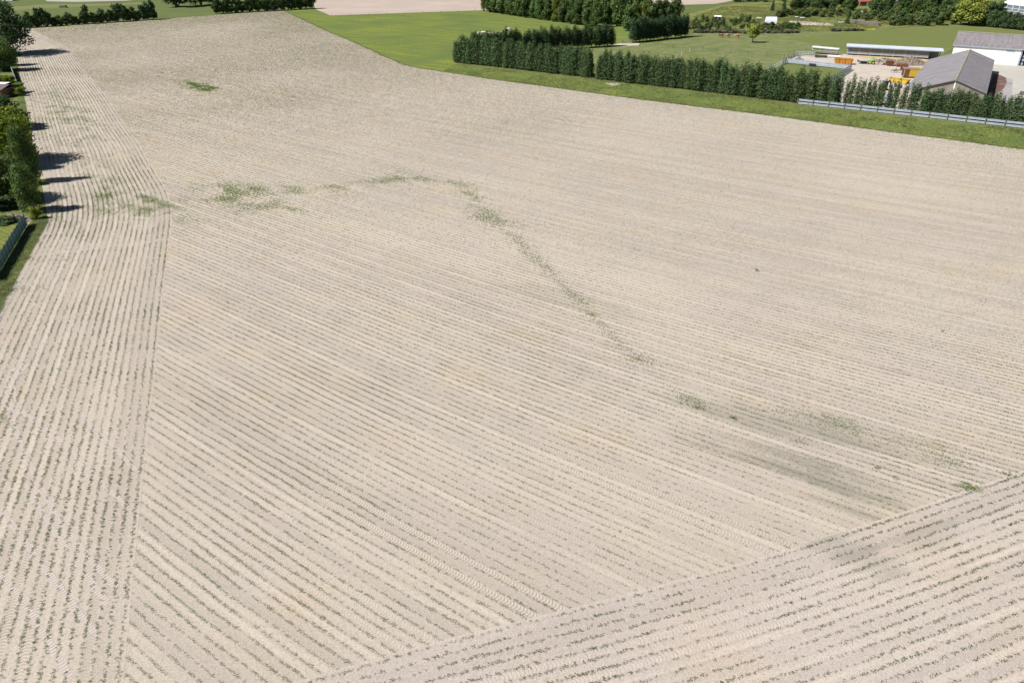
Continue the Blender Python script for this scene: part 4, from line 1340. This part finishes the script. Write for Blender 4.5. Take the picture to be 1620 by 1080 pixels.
fence('wire_fence', [G(1240, 93), G(1262, 84), G(1300, 78), G(1340, 77)], 'wire fence on dark posts behind the feed barrier', 'fence', 1.6, .16, 6, [(.6, .02), (1.2, .02)], M['steel_dark'], M['post'], .02, None, True)

# green screened garden fence, left
ga, gb = G(43, 357), G(-10, 446)
o = empty('garden_fence', (ga.x, ga.y, 0), 'green screened garden fence on dark posts along the lawn', 'fence')
dv = gb - ga
n = 13
for i in range(n + 1):
    c = dv * (i / n)
    MB().beam((c.x, c.y, 0), (c.x, c.y, 1.95), .09, .09).build('post', M['steel_dark'], o)
    if i < n:
        c2 = dv * ((i + 1) / n)
        u_ = dv.normalized() * .06
        MB().beam(Vector((c.x, c.y, .95)) + u_, Vector((c2.x, c2.y, .95)) - u_, .025, 1.7).build('screen_panel', M['screen'], o)

# metal field gate between the two inner hedges
a, L, an = along((985, 70), (1001, 69))
o = empty('field_gate', a, 'galvanised metal gate in the gap of the inner hedge', 'gate', None, an)
m = MB()
for z in (.25, .5, .8, 1.1, 1.35):
    m.tube([(.1, 0, z), (L - .1, 0, z)], .045)
m.tube([(.1, 0, .2), (.1, 0, 1.4)], .05).tube([(L - .1, 0, .2), (L - .1, 0, 1.4)], .05).tube([(.1, 0, .25), (L - .1, 0, 1.35)], .035)
m.build('gate_frame', M['pale_post'], o)
for x_ in (-.05, L + .05):
    MB().tube([(x_, 0, -.1), (x_, 0, 1.7)], .1).build('gate_post', M['post'], o)
sheet('track', [(965, 72), (985, 68.5), (1012, 69), (1010, 72), (985, 73.5)], 0.024, M['yard'])

# ------------------------------------------------------------------ yard machinery and stores
def skip_container(p, an, L, W, H, mat, label, name='skip_container', ribs=6, load=None, cat='skip'):
    o = empty(name, p, label, cat, None, an)
    t = .08
    m = MB()
    f_ = .35                                # sloping ends
    m.box(-L / 2 + f_, L / 2 - f_, -W / 2, W / 2, .12, .2)
    m.prism([(-L / 2 + f_, .2), (L / 2 - f_, .2), (L / 2, H), (-L / 2, H)], -W / 2, -W / 2 + t)
    m.prism([(-L / 2 + f_, .2), (L / 2 - f_, .2), (L / 2, H), (-L / 2, H)], W / 2 - t, W / 2)
    m.prism([(-L / 2 + f_, .2), (-L / 2 + f_ + t, .2), (-L / 2 + t, H), (-L / 2, H)], -W / 2 + t, W / 2 - t)
    m.prism([(L / 2 - f_, .2), (L / 2 - f_ - t, .2), (L / 2 - t, H), (L / 2, H)], -W / 2 + t, W / 2 - t)
    m.build('container_body', mat, o)
    m = MB()
    for sy in (-1, 1):
        y0 = sy * (W / 2 + .045)
        m.beam((-L / 2, y0, H - .06), (L / 2, y0, H - .06), .09, .12)
    m.build('rim', mat, o)
    for i in range(ribs):
        x_ = -L / 2 + .6 + (L - 1.2) * i / (ribs - 1)
        MB().box(x_ - .07, x_ + .07, -W / 2 - .1, -W / 2 - .003, .15, H - .125).build('rib', M['rust'] if i % 2 else mat, o)
    if load:
        rr = random.Random(3)
        m = MB()
        nx_, ny_ = 12, 6
        vs = [(-L / 2 + .3 + (L - .6) * i / (nx_ - 1), -W / 2 + .12 + (W - .24) * j / (ny_ - 1), H - .4 + rr.uniform(-.12, .2)) for j in range(ny_) for i in range(nx_)]
        fs = [(j * nx_ + i, j * nx_ + i + 1, (j + 1) * nx_ + i + 1, (j + 1) * nx_ + i) for j in range(ny_ - 1) for i in range(nx_ - 1)]
        m.add(vs, fs)
        m.build('load', load, o)
    MB().box(-L / 2 - .12, -L / 2 - .003, -.3, .3, H * .5, H * .75).build('lift_hook', M['steel_dark'], o)
    return o


a, L, an = along((1321, 101.5), (1350, 103))
skip_container((a + G(1350, 103)) / 2 + Vector((0, 1, 0)), an, L + .2, 2.4, 1.75, M['orange'], 'orange ribbed skip container standing in the yard', load=M['rust'])
a, L, an = along((1409, 130), (1440, 134))
skip_container((a + G(1440, 134)) / 2 + Vector((0, 1, 0)), an, L, 2.4, 1.2, M['yellow'], 'low yellow skip with a dark load left of the barn', load=M['steel_dark'], ribs=5)


def site_trailer():
    a, L, an = along((1428, 123.5), (1456, 124.5))
    o = empty('box_trailer', a, 'tall yellow box trailer with brown door, partly under the barn roof', 'trailer', None, an)
    H, D = 2.7, 2.6
    m = MB()
    m.box(0, L, .0, .08, .5, H).box(0, L, D - .08, D, .5, H).box(L - .08, L, .08, D - .08, .5, H).box(0, L, 0, D, .42, .497)
    m.build('box_body', M['yellow'], o)
    MB().box(.15, 1.5, -.05, -.003, .55, H - .1).build('door', M['rust'], o)
    MB().box(0, .08, .083, D - .083, .5, H).build('tailgate', M['steel_dark'], o)
    m = MB()
    m.beam((0, -.0, H + .06), (L, 0, H + .06), .14, .11).beam((0, D, H + .06), (L, D, H + .06), .14, .11).beam((0, .07, H + .06), (0, D - .07, H + .06), .14, .11)
    m.build('top_rim', M['stone'], o)
    MB().box(.1, L - .1, .1, D - .1, 1.6, 1.9).build('load', M['stone'], o)
    for x_ in (1.4, L - 1.4):
        for y_ in (.15, D - .15):
            MB().cyl((x_, y_, .42), (0, 1, 0), .42, .28).build('wheel', M['rubber'], o)


site_trailer()


def digger():
    p = G(1397, 143)
    o = empty('mini_excavator', p, 'small orange excavator with dark blue cab behind the thin poplars', 'excavator', None, R(15))
    for sy in (-.6, .6):
        t = MB()
        prof = [(-1.0, .1), (-.85, 0), (.85, 0), (1.0, .1), (1.05, .28), (.9, .5), (-.9, .5), (-1.05, .28)]
        t.prism(prof, sy - .18, sy + .18)
        t.build('track', M['rubber'], o)
    MB().box(-.95, .8, -.42, .42, .25, .55, .04).build('undercarriage', M['steel_dark'], o)
    MB().box(-1.15, .75, -.72, .72, .56, 1.15, .08).build('engine_body', M['orange'], o)
    c = MB()
    for x_ in (-.5, .62):
        for y_ in (-.68, .1):
            c.box(x_, x_ + .08, y_, y_ + .08, 1.15, 2.5)
    c.box(-.55, .75, -.72, .22, 2.5, 2.6, .03)
    cb = c.build('cab', M['navy'], o)
    MB().box(-.44, .64, -.66, .14, 1.153, 2.48).build('window', M['glass'], cb)
    MB().beam((.7, .4, .95), (2.0, .55, 2.6), .26, .34).build('boom', M['rust'], o)
    MB().beam((2.0, .55, 2.65), (2.75, .62, 1.2), .2, .26).build('stick', M['rust'], o)
    b = MB().prism([(2.6, 1.25), (2.95, 1.15), (3.0, .75), (2.7, .45), (2.35, .6), (2.65, .85)], .3, .95)
    b.build('bucket', M['steel_dark'], o)
    MB().tube([(.9, .4, 1.3), (1.6, .5, 2.5)], .06).build('hydraulic_ram', M['galv'], o)


digger()


def tractor():
    p = G(1378, 102)
    o = empty('small_tractor', p, 'small lime green tractor beside the conveyor in the yard', 'tractor', None, R(160))
    MB().box(.1, 1.5, -.35, .35, .6, 1.2, .08).build('bonnet', M['green'], o)
    MB().box(-.75, .09, -.5, .5, .55, 1.15, .06).build('chassis', M['green'], o)
    c = MB()
    for x_ in (-.7, .0):
        for y_ in (-.48, .4):
            c.box(x_, x_ + .08, y_, y_ + .08, 1.16, 2.05)
    c.box(-.8, .2, -.55, .55, 2.05, 2.2, .04)
    c.build('cab_frame', M['green'], o)
    for x_, r_ in ((-.5, .6), (1.15, .38)):
        for y_ in (-.62, .62):
            w_ = MB().cyl((x_, y_, r_), (0, 1, 0), r_, .3, 18).build('wheel', M['rubber'], o)
            MB().cyl((x_, y_ + (.16 if y_ > 0 else -.16), r_), (0, 1, 0), r_ * .5, .03, 12).build('rim', M['yellow'], w_)


tractor()


def conveyor():
    p = G(1388, 103)
    o = empty('belt_conveyor', p, 'inclined grey belt conveyor between green tractor and rusty box', 'conveyor', None, R(-8))
    MB().beam((-.2, 0, 2.1), (4.4, 0, .45), .7, .22).build('belt', M['pale_post'], o)
    for sy in (-.42, .42):
        MB().beam((-.25, sy, 2.15), (4.45, sy, .48), .08, .34).build('side_rail', M['pale_post'], o)
        MB().beam((.2, sy, 0), (.4, sy, 1.75), .1, .1).build('leg', M['steel_dark'], o)
        MB().cyl((2.2, sy, .3), (0, 1, 0), .3, .14).build('wheel', M['rubber'], o)
    MB().beam((.3, -.42, .5), (2.2, -.42, .4), .06, .06).build('brace', M['steel_dark'], o)


conveyor()
skip_container(G(1408.5, 105) + Vector((0, .8, 0)), R(-12), 2.5, 1.8, 1.5, M['rust'], 'rusty brown open metal box right of the conveyor', 'metal_box', 3, M['rust'], 'metal box')
o = empty('storage_tank', G(1426, 106), 'lying rust-brown cylinder tank in front of the earth heap', 'tank', None, R(-10))
MB().tube([(-1.7, 0, .62), (-1.62, 0, .62), (1.62, 0, .62), (1.7, 0, .62)], [.42, .6, .6, .42], 18).build('shell', M['rust'], o)
for x_ in (-1.0, 1.0):
    MB().prism([(-.5, 0), (.5, 0), (.42, .25), (0, .06), (-.42, .25)], x_ - .1, x_ + .1, 'x').build('cradle', M['steel_dark'], o)
# flat dark trailer with stacked goods left of the tractor
o = empty('flat_trailer', G(1366, 101), 'low dark flat trailer with loose goods left of the green tractor', 'trailer', None, R(-10))
MB().box(-2, 2, -.9, .9, .62, .76).build('deck', M['steel_dark'], o)
MB().beam((2, 0, .66), (3.2, 0, .5), .12, .12).build('drawbar', M['steel_dark'], o)
for x_ in (-.5, .5):
    for y_ in (-.95, .95):
        MB().cyl((x_, y_, .36), (0, 1, 0), .36, .2).build('wheel', M['rubber'], o)
MB().box(-2, -1.92, -.85, .85, .763, 1.2).build('headboard', M['steel_dark'], o)


def heap(name, px, py, rx, ry, h, mat, label, cat, seed, rough=.25, n=26):
    """earth or rubble heap with broken surface"""
    rr = random.Random(seed)
    P = G(px, py)
    vs, fs = [], []
    for j in range(n):
        for i in range(n):
            u_, v_ = i / (n - 1) * 2 - 1, j / (n - 1) * 2 - 1
            r_ = math.hypot(u_, v_)
            z = max(0, 1 - r_ ** 1.6) * h
            z = z * (1 + rr.uniform(-rough, rough)) + 0.12 * h * math.sin(5 * u_ + seed) * max(0, 1 - r_)
            vs.append((u_ * rx * (1 + rr.uniform(-.02, .02)), v_ * ry * (1 + rr.uniform(-.02, .02)), max(z, 0) - .02))
    for j in range(n - 1):
        for i in range(n - 1):
            q_ = (j * n + i, j * n + i + 1, (j + 1) * n + i + 1, (j + 1) * n + i)
            if sum(vs[k][2] for k in q_) > -.07:
                fs.append(q_)
    o = MB().add(vs, fs).build(name, mat)
    o.location = P
    return tag(o, label, cat)


heap('earth_heap', 1437, 102, 7.5, 3.6, 2.0, M['earth'], 'long brown earth heap between shed and yellow trailer', 'heap', 1, .3, 34)
heap('earth_heap', 1400, 98, 7.0, 2.4, .9, M['earth'], 'low brown earth bank along the front of the pale-roofed shed', 'heap', 2, .4, 30)
heap('rubble_heap', 1263, 97, 2.6, 1.6, 1.0, M['rubble'], 'brown rubble heap inside the left end of the yard', 'heap', 3, .5)
heap('rubble_heap', 24, 348, 2.7, 1.5, .8, M['rubble'], 'grey rubble heap between dark trees and the garden lawn', 'heap', 4, .5)
heap('sand_heap', 1348, 144, 2.2, 1.6, .35, M['white'], 'flat white heap of lime beside the poplars in the yard', 'heap', 5, .3)

# raised hay feeder and troughs at the back of the yard
a, L, an = along((1283, 84), (1325, 88))
o = empty('hay_feeder', a, 'long raised hay feeder with pale roof behind the yard', 'feeder', None, an)
MB().prism([(-.5, 2.0), (.9, 2.35), (.9, 2.42), (-.5, 2.07)], 0, L, 'x').build('roof', M['pale_post'], o)
MB().box(.1, L - .1, .1, .2, 1.1, 1.6).build('back_board', M['pale_post'], o)
MB().box(.1, L - .1, -.3, .7, .5, .62).build('manger', M['timber'], o)
for i in range(6):
    x_ = .15 + (L - .3) * i / 5
    MB().box(x_ - .06, x_ + .06, .203, .323, 0, 2.12).build('post', M['post'], o)
def trough(p0, p1, mat, label):
    a, L, an = along(p0, p1)
    o = empty('feed_trough', a, label, 'trough', None, an)
    MB().box(0, L, -.4, .4, .25, .35).box(0, L, -.45, -.37, .353, .8).box(0, L, .37, .45, .353, .8).box(0, .08, -.37, .37, .353, .8).box(L - .08, L, -.37, .37, .353, .8).build('basin', mat, o)
    for x_ in (.3, L - .4):
        MB().box(x_, x_ + .1, -.4, .4, 0, .247).build('foot', M['steel_dark'], o)
trough((1309, 91), (1329, 92), M['white'], 'white feed trough behind the orange skip')
trough((1289, 91.5), (1308, 92), M['steel_dark'], 'dark feed trough left of the white trough')
trough((1280, 104.5), (1290, 105.5), M['steel_dark'], 'short dark water trough against the pale guard rail')

# white bulk tanks, tarp trailer behind the thin poplars
def bulk_tank(px, py, label):
    o = empty('bulk_tank', G(px, py), label, 'tank', None, R(12))
    MB().box(-.6, .6, -.55, .55, .18, 1.15, .1).build('bottle', M['white'], o)
    m = MB()
    for z in (.3, .6, .9, 1.15):
        m.box(-.64, .64, -.62, -.58, z, z + .03).box(-.64, .64, .58, .62, z, z + .03)
    for x_ in (-.62, -.2, .2, .58):
        m.box(x_, x_ + .03, -.6, -.56, .15, 1.2)
    m.build('cage', M['galv'], o)
    MB().box(-.62, .62, -.6, .6, 0, .15).build('pallet', M['timber'], o)
bulk_tank(1386.5, 152, 'white bulk tank behind the poplars, the farther of the two')
bulk_tank(1384, 166, 'white bulk tank behind the poplars, the one nearest the guard rail')
o = empty('tarp_trailer', G(1399, 167), 'grey tarpaulin-covered trailer showing through the poplar gap', 'trailer', None, AX)
prof = [(-1.1, .7)] + [(-1.1 * math.cos(t_), 1.4 + .8 * math.sin(t_)) for t_ in [0, .4, .8, 1.2, 1.57, 1.94, 2.34, 2.74, 3.14]] + [(1.1, .7)]
MB().prism(prof, -.5, 5.2, 'x').build('tarpaulin', M['stone'], o)
MB().box(-.6, 5.3, -1.15, 1.15, .55, .697).build('deck', M['steel_dark'], o)
for x_ in (1.2, 3.4):
    for y_ in (-1.0, 1.0):
        MB().cyl((x_, y_, .32), (0, 1, 0), .32, .22).build('wheel', M['rubber'], o)
o = empty('pallet_stack', G(1617, 150), 'stack of brown pallets at the right edge of the concrete forecourt', 'pallets', None, R(-20))
for i in range(6):
    m = MB()
    z = i * .16
    for k in range(5):
        m.box(-.6 + k * .26, -.6 + k * .26 + .16, -.5, .5, z + .11, z + .135)
    for y_ in (-.5, -.05, .4):
        m.box(-.6, .6, y_, y_ + .1, z, z + .107)
    m.build('pallet', M['timber'], o)

def crate_pile(px, py, an, n, label, mat):
    o = empty('crate_pile', G(px, py), label, 'crates', None, R(an))
    rr = random.Random(n + px)
    for i in range(n):
        x_ = (i % 3) * 1.15 - 1.1; z_ = (i // 3) * .92
        m = MB()
        w_ = rr.uniform(.46, .54)
        m.box(x_ - w_, x_ + w_, -.5, .5, z_ + .1, z_ + .16).box(x_ - w_, x_ + w_, -.5, -.45, z_ + .163, z_ + .88).box(x_ - w_, x_ + w_, .45, .5, z_ + .163, z_ + .88)
        m.box(x_ - w_, x_ - w_ + .05, -.447, .447, z_ + .163, z_ + .88).box(x_ + w_ - .05, x_ + w_, -.447, .447, z_ + .163, z_ + .88)
        m.build('crate', mat, o)
crate_pile(1393, 158, 20, 5, 'wooden crates piled behind the thin poplars', M['timber'])
crate_pile(1432, 112, -15, 5, 'rusty metal crates between the lying tank and the yellow trailer', M['rust'])
for k_, (px_, py_) in enumerate(((1416, 138), (1421, 139), (1425, 139.5))):
    o = empty('oil_drum', G(px_, py_), ('blue oil drum, leftmost of three by the low yellow skip', 'blue oil drum, middle one of three by the low yellow skip', 'blue oil drum, rightmost of three by the low yellow skip')[k_], 'drum')
    MB().tube([(0, 0, 0), (0, 0, .3), (0, 0, .31), (0, 0, .33), (0, 0, .6), (0, 0, .61), (0, 0, .63), (0, 0, .9)], [.29, .29, .31, .29, .29, .31, .29, .29], 14).build('barrel', M['blue_steel'], o)
    MB().tube([(0, 0, .903), (0, 0, .93)], .25, 14).build('lid', M['steel_dark'], o)

# farm implement (harrow) by the yellow trailer
o = empty('harrow', G(1416, 115), 'dark spiky farm implement left of the yellow trailer', 'implement', None, R(20))
m = MB()
for y_ in (-.6, 0, .6):
    m.beam((-1.3, y_, .7), (1.3, y_, .7), .1, .1)
for x_ in (-1.3, -.4, .4, 1.3):
    m.beam((x_, -.65, .72), (x_, .65, .72), .08, .08)
m.build('implement_frame', M['steel_dark'], o)
for i in range(6):
    x_ = -1.2 + .48 * i
    MB().tube([(x_, .6 - .6 * (i % 3), .68), (x_ + .1, .6 - .6 * (i % 3) - .15, .3), (x_ - .05, .6 - .6 * (i % 3) - .05, 0)], .05).build('tine', M['rust'], o)
MB().beam((0, 0, .75), (0, 0, 1.5), .12, .12).build('hitch', M['rust'], o)

# ------------------------------------------------------------------ rough ground things
def polytunnel():
    o = empty('polytunnel', G(1219, 37.5), 'white plastic polytunnel among shrubs behind the paddock', 'polytunnel', None, R(-6))
    r_, L = 2.0, 4.8
    prof = [(-r_ * math.cos(t_), 3.0 * math.sin(t_) ** .8) for t_ in np.linspace(0, math.pi, 15)]
    MB().prism([(a_, max(0, z_)) for a_, z_ in prof], -L / 2, L / 2, 'x').build('film_cover', M['film'], o)
    MB().box(L / 2 + .003, L / 2 + .06, -.6, .6, 0, 2.1).build('door', M['stone'], o)
    for x_ in (-L / 2 - .05, L / 2 + .05):
        MB().tube([(x_, a_ * 1.01, z_ * 1.01) for a_, z_ in prof], .06, 5).build('hoop', M['galv'], o)


polytunnel()


def hut(name, px, py, w_, d_, h_, rh, an, wall, roof, label, cat, door=None, window=True):
    o = empty(name, G(px, py), label, cat, None, an)
    e = h_
    MB().prism([(-d_ / 2, 0), (d_ / 2, 0), (d_ / 2, e), (0, e + rh - .12), (-d_ / 2, e)], -w_ / 2, w_ / 2, 'x').build('wall', wall, o)
    for s_ in (-1, 1):
        MB().prism([(s_ * .003, e + rh), (s_ * (d_ / 2 + .3), e - .3 * rh / (d_ / 2) + .02), (s_ * (d_ / 2 + .3), e - .3 * rh / (d_ / 2) - .1), (s_ * .003, e + rh - .11)], -w_ / 2 - .25, w_ / 2 + .25, 'x').build('roof', roof, o)
    if door:
        MB().box(w_ * .1, w_ * .1 + min(1.2, w_ * .4), -d_ / 2 - .05, -d_ / 2 - .003, .02, min(2.1, h_ * .85)).build('door', door, o)
    if window:
        for x_ in (-w_ * .35, -w_ * .1):
            MB().box(x_, x_ + min(1.1, w_ * .2), -d_ / 2 - .04, -d_ / 2 - .003, h_ * .4, h_ * .78).build('window', M['glass'], o)
    return o


hut('field_hut', 1134.5, 33.5, 3.0, 2.4, 2.2, .35, R(-8), M['white'], M['white'], 'small white hut with a dark doorway among the paddock shrubs', 'hut', M['navy'], False)
hut('red_roof_house', 1363, 9, 7.5, 7, 2.8, 4.2, R(10), M['brick'], M['roof_red'], 'brick house with orange-red tiled roof cut by the photo top', 'house', M['white'])
hut('grey_roof_house', 1411, 10, 8.5, 7, 2.7, 3.6, R(-15), M['brick'], M['roof_grey'], 'house with grey tiled roof right of the red-roofed one', 'house', M['white'])
hut('pink_house', 1436, 8, 9, 7, 3.0, 4.0, R(8), M['brick'], M['roof_red'], 'far brick house right of the grey-roofed house, behind trees', 'house', M['white'])
hut('white_shed', 14, 1.5, 7, 4, 2.4, .5, R(0), M['white'], M['white'], 'small far white shed at the top left corner', 'shed', None, True)
hut('blue_hut', 1, 111, 5, 4, 2.5, 1.3, R(-30), M['navy'], M['roof_grey'], 'dark blue-grey hut at the left photo edge under the dark trees', 'hut', M['stone'], True)


def garden_shed():
    a = G(7, 156)
    o = empty('garden_shed', a, 'brown-roofed garden shed with white roof lights at the left edge', 'shed', None, R(-4))
    L = 12
    MB().box(-L, -.3, .2, 6.6, 0, 2.2).build('wall', M['brick'], o)
    MB().prism([(-.1, 2.25), (3.5, 3.05), (3.5, 2.95), (-.1, 2.15)], -L - .2, 0, 'x').build('roof', M['roof_brown'], o)
    MB().prism([(3.503, 3.05), (7.0, 2.3), (7.0, 2.2), (3.503, 2.95)], -L - .2, 0, 'x').build('roof', M['roof_brown'], o)
    for i in range(4):
        x1_ = -1.0 - i * 1.75
        MB().prism([(3.2, 3.08), (5.4, 3.2), (5.4, 3.28), (3.2, 3.16)], x1_ - 1.6, x1_, 'x').build('roof_light', M['white'], o)
    MB().box(-8.2, -.9, 5.41, 5.6, 2.6, 3.3).build('roof_light_frame', M['navy'], o)


garden_shed()
a, b = G(19.5, 113), G(28.5, 137)
o = empty('garden_wall', a, 'grey concrete garden wall along the field edge beside the green bush', 'wall')
dv = b - a
nn_ = 10
for i in range(nn_):
    p, q = dv * (i / nn_), dv * ((i + .97) / nn_)
    MB().beam((p.x, p.y, .8), (q.x, q.y, .8), .16, 1.6).build('panel', M['stone'], o)
    MB().beam((p.x, p.y, 0), (p.x, p.y, 1.75), .22, .22).build('post', M['stone'], o)
# clipped hedge behind the garden shed
for i in range(6):
    SHP.put(G(-4 + i * 4.4, 134.5), 4.2, 2.6, 'clipped green hedge bush behind the white roof lights', 'shrub', 'clipped hedge behind the garden shed')


def small_white(name, px, py, w_, d_, h_, label, cat, mat='white'):
    """low table or trestle: top and four legs"""
    o = empty(name, G(px, py), label, cat, None, R(-5))
    MB().box(-w_ / 2, w_ / 2, -d_ / 2, d_ / 2, h_ - .35, h_, .08).build('top', M[mat], o)
    for sx in (-1, 1):
        for sy in (-1, 1):
            MB().box(sx * (w_ / 2 - .15) - .05, sx * (w_ / 2 - .15) + .05, sy * (d_ / 2 - .15) - .05, sy * (d_ / 2 - .15) + .05, 0, h_ - .353).build('leg', M['steel_dark'], o)


small_white('water_tank', 1200.5, 32.5, 2.4, 1.3, 1.3, 'small white water tank on legs left of the polytunnel', 'tank')
small_white('garden_table', 1260, 29.5, 1.5, 1.2, .95, 'white garden table, left of the pair behind the bare patch', 'table')
small_white('garden_table', 1269, 31, 2.2, 1.2, 1.0, 'white garden table, right of the pair behind the bare patch', 'table')
small_white('cold_frame', 1330, 38, 2.6, 1.2, .9, 'pale low cold frame left of the dark column conifer', 'cold frame', 'pale_blue')
small_white('cold_frame', 1424, 37, 3.0, 1.2, .9, 'pale low cold frame among the overgrown shrubs', 'cold frame', 'pale_blue')
hut('garden_greenhouse', 1359, 25, 2.6, 2.4, 1.7, .7, R(0), M['pale_blue'], M['pale_blue'], 'tiny pale blue greenhouse in front of the red-roofed house', 'greenhouse', M['glass'], True)
hut('garden_greenhouse', 1412, 14, 2.8, 2.4, 1.6, .7, R(0), M['pale_blue'], M['pale_blue'], 'tiny pale blue greenhouse in front of the grey-roofed house', 'greenhouse', M['glass'], True)
sheet('garden_patch', [(1245, 33), (1275, 34), (1320, 38), (1318, 41), (1270, 40), (1250, 36)], 0.026, M['soil_plain'])
M['flowers'] = plain('yellow_flowers', (0.32, 0.29, 0.03), 1, 0, .4, .8, .05)
sheet('flower_strip', [(1338, 43), (1360, 43.5), (1385, 45.5), (1384, 48), (1360, 46.5), (1340, 45)], 0.026, M['flowers'])

# long log pile
a, L, an = along((1346, 36), (1392, 42))
o = empty('log_pile', a, 'long weathered log pile right of the dark column conifer', 'log pile', None, an)
rr = random.Random(8)
m = MB()
for k in range(4):
    for i in range(int(L / .42) - k):
        m.cyl((.25 + i * .42 + k * .2, rr.uniform(-.15, .15), .2 + k * .36), (rr.uniform(-.05, .05), 1, 0), rr.uniform(.15, .21), 2.2, 7)
m.build('log_stack', M['timber'], o)
o = empty('log_pile', G(101, 12.5), 'low grey stack of logs in the mown grass, top left', 'log pile', None, 0)
m = MB()
for k in range(3):
    for i in range(9 - k):
        m.cyl((-2.2 + i * .5 + k * .25, 0, .25 + k * .42), (0, 1, 0), rr.uniform(.2, .25), 2.0, 8)
m.build('log_stack', M['rubble'], o)


def glasshouse():
    a, L, an = along((1579, 24), (1620, 29.5))
    L = 46
    o = empty('glasshouse', a, 'glasshouse with white frames behind the dark hedge at the right', 'greenhouse', None, an)
    H, D, rh = 5.6, 12.0, 3.0
    MB().box(0, L, .1, .16, .4, H).build('glass_wall', M['glass_pane'], o)
    MB().box(0, L, 0, .3, 0, .397).build('plinth', M['stone'], o)
    MB().box(.05, .11, .3, D, .0, H).build('glass_wall', M['glass_pane'], o)
    MB().prism([(0, H), (D / 2, H + rh), (D / 2, H + rh - .06), (0, H - .06)], 0, L, 'x').build('glass_roof', M['film'], o)
    MB().prism([(D / 2 + .003, H + rh), (D, H), (D, H - .06), (D / 2 + .003, H + rh - .06)], 0, L, 'x').build('glass_roof', M['film'], o)
    for i in range(12):
        x_ = i * L / 11
        MB().box(x_ - .12, x_ + .12, -.02, .097, .4, H).build('mullion', M['white'], o)
    for z in (1.4, 2.6, 3.9):
        MB().box(.15, L, .04, .096, z - .06, z + .06).build('transom', M['white'], o)


M['glass_pane'] = plain('green_glass', (0.16, 0.19, 0.23), .2, 0, .2, .6, .6)
glasshouse()

# ------------------------------------------------------------------ cattle
def cow_mesh():
    """one skin: trunk, neck and head, four jointed legs, tail"""
    V, E, RD = [], [], []

    def chain(pts, start=None):
        prev = start
        for (x_, y_, z_, a_, b_) in pts:
            V.append((x_, y_, z_)); RD.append((a_, b_))
            if prev is not None:
                E.append((prev, len(V) - 1))
            prev = len(V) - 1
        return prev
    chain([(-.85, 0, 1.12, .26, .28), (-.45, 0, 1.08, .34, .33), (.05, 0, 1.02, .37, .36), (.5, 0, 1.06, .34, .34), (.82, 0, 1.14, .24, .28)])
    nk = chain([(1.1, 0, 1.22, .15, .19), (1.32, 0, 1.3, .13, .15), (1.55, 0, 1.16, .10, .11), (1.75, 0, 1.0, .075, .075)], 4)
    for s_ in (-1, 1):
        chain([(.62, .2 * s_, .82, .15, .13), (.6, .21 * s_, .48, .075, .07), (.6, .21 * s_, .12, .05, .05), (.64, .21 * s_, .02, .065, .06)], 3)
        chain([(-.78, .22 * s_, .86, .19, .14), (-.66, .22 * s_, .62, .10, .08), (-.84, .22 * s_, .42, .06, .055), (-.8, .22 * s_, .1, .045, .045), (-.76, .22 * s_, .02, .06, .055)], 0)
        chain([(1.34, .2 * s_, 1.38, .035, .05)], 6)
    chain([(-1.05, 0, 1.1, .05, .05), (-1.12, 0, .75, .03, .03), (-1.1, 0, .45, .05, .05)], 0)
    me = bpy.data.meshes.new('cow_skeleton')
    me.from_pydata(V, E, [])
    ob = bpy.data.objects.new('cow_tmp', me)
    COL.objects.link(ob)
    mod = ob.modifiers.new('s', 'SKIN')
    mod.use_smooth_shade = True
    for i, sv in enumerate(me.skin_vertices[0].data):
        sv.radius = RD[i]
        sv.use_root = (i == 2)
    ob.modifiers.new('d', 'SUBSURF').levels = 1
    dg = bpy.context.evaluated_depsgraph_get()
    out = bpy.data.meshes.new_from_object(ob.evaluated_get(dg))
    out.materials.clear()
    bpy.data.objects.remove(ob)
    return out


def hide_mat(name, a, b, lo=.55, hi=.6):
    m, n, bs = new_mat(name)
    q = NB(n)
    nz = q.noise(q.objco(), 1.1, 2, .5)
    n.links.new(q.mix(q.ramp(nz, lo, hi), a, b), bs.inputs['Base Color'])
    return m


cow = cow_mesh()
M['tan'] = hide_mat('tan_hide', (0.42, 0.20, 0.10), (0.52, 0.30, 0.17))
M['cream'] = hide_mat('cream_hide', (0.78, 0.74, 0.68), (0.70, 0.65, 0.58))
M['pied'] = hide_mat('pied_hide', (0.78, 0.75, 0.70), (0.03, 0.03, 0.03), .5, .54)
cows = [(1140.5, 60, 205, 'tan', 'tan cow, leftmost of the three grazing near the lone willow'), (1151, 60, 20, 'tan', 'tan cow in the middle of the three grazing near the lone willow'),
        (1165.5, 61, 5, 'tan', 'tan cow nearest the lone willow'),
        (756.5, 57.5, 80, 'cream', 'cream cow, leftmost of the five behind the poplar hedgerow'), (764.5, 56, 10, 'cream', 'cream cow second from left behind the poplar hedgerow'),
        (775.5, 58, 170, 'cream', 'cream cow third from left behind the poplar hedgerow'), (791, 56.5, 25, 'pied', 'black and white cow, fourth of five behind the poplar hedgerow'),
        (802, 50.5, 0, 'cream', 'cream cow farthest right, apart from the others in the meadow')]
for (x_, y_, an, mt, lab) in cows:
    me = cow.copy()
    me.materials.append(M[mt])
    o = bpy.data.objects.new('cow', me)
    COL.objects.link(o)
    o.location = G(x_, y_)
    o.rotation_euler = (0, 0, R(an))
    o.scale = (1.15,) * 3
    tag(o, lab, 'cow')
for p in (p for p in bpy.data.meshes if p.users == 0):
    pass
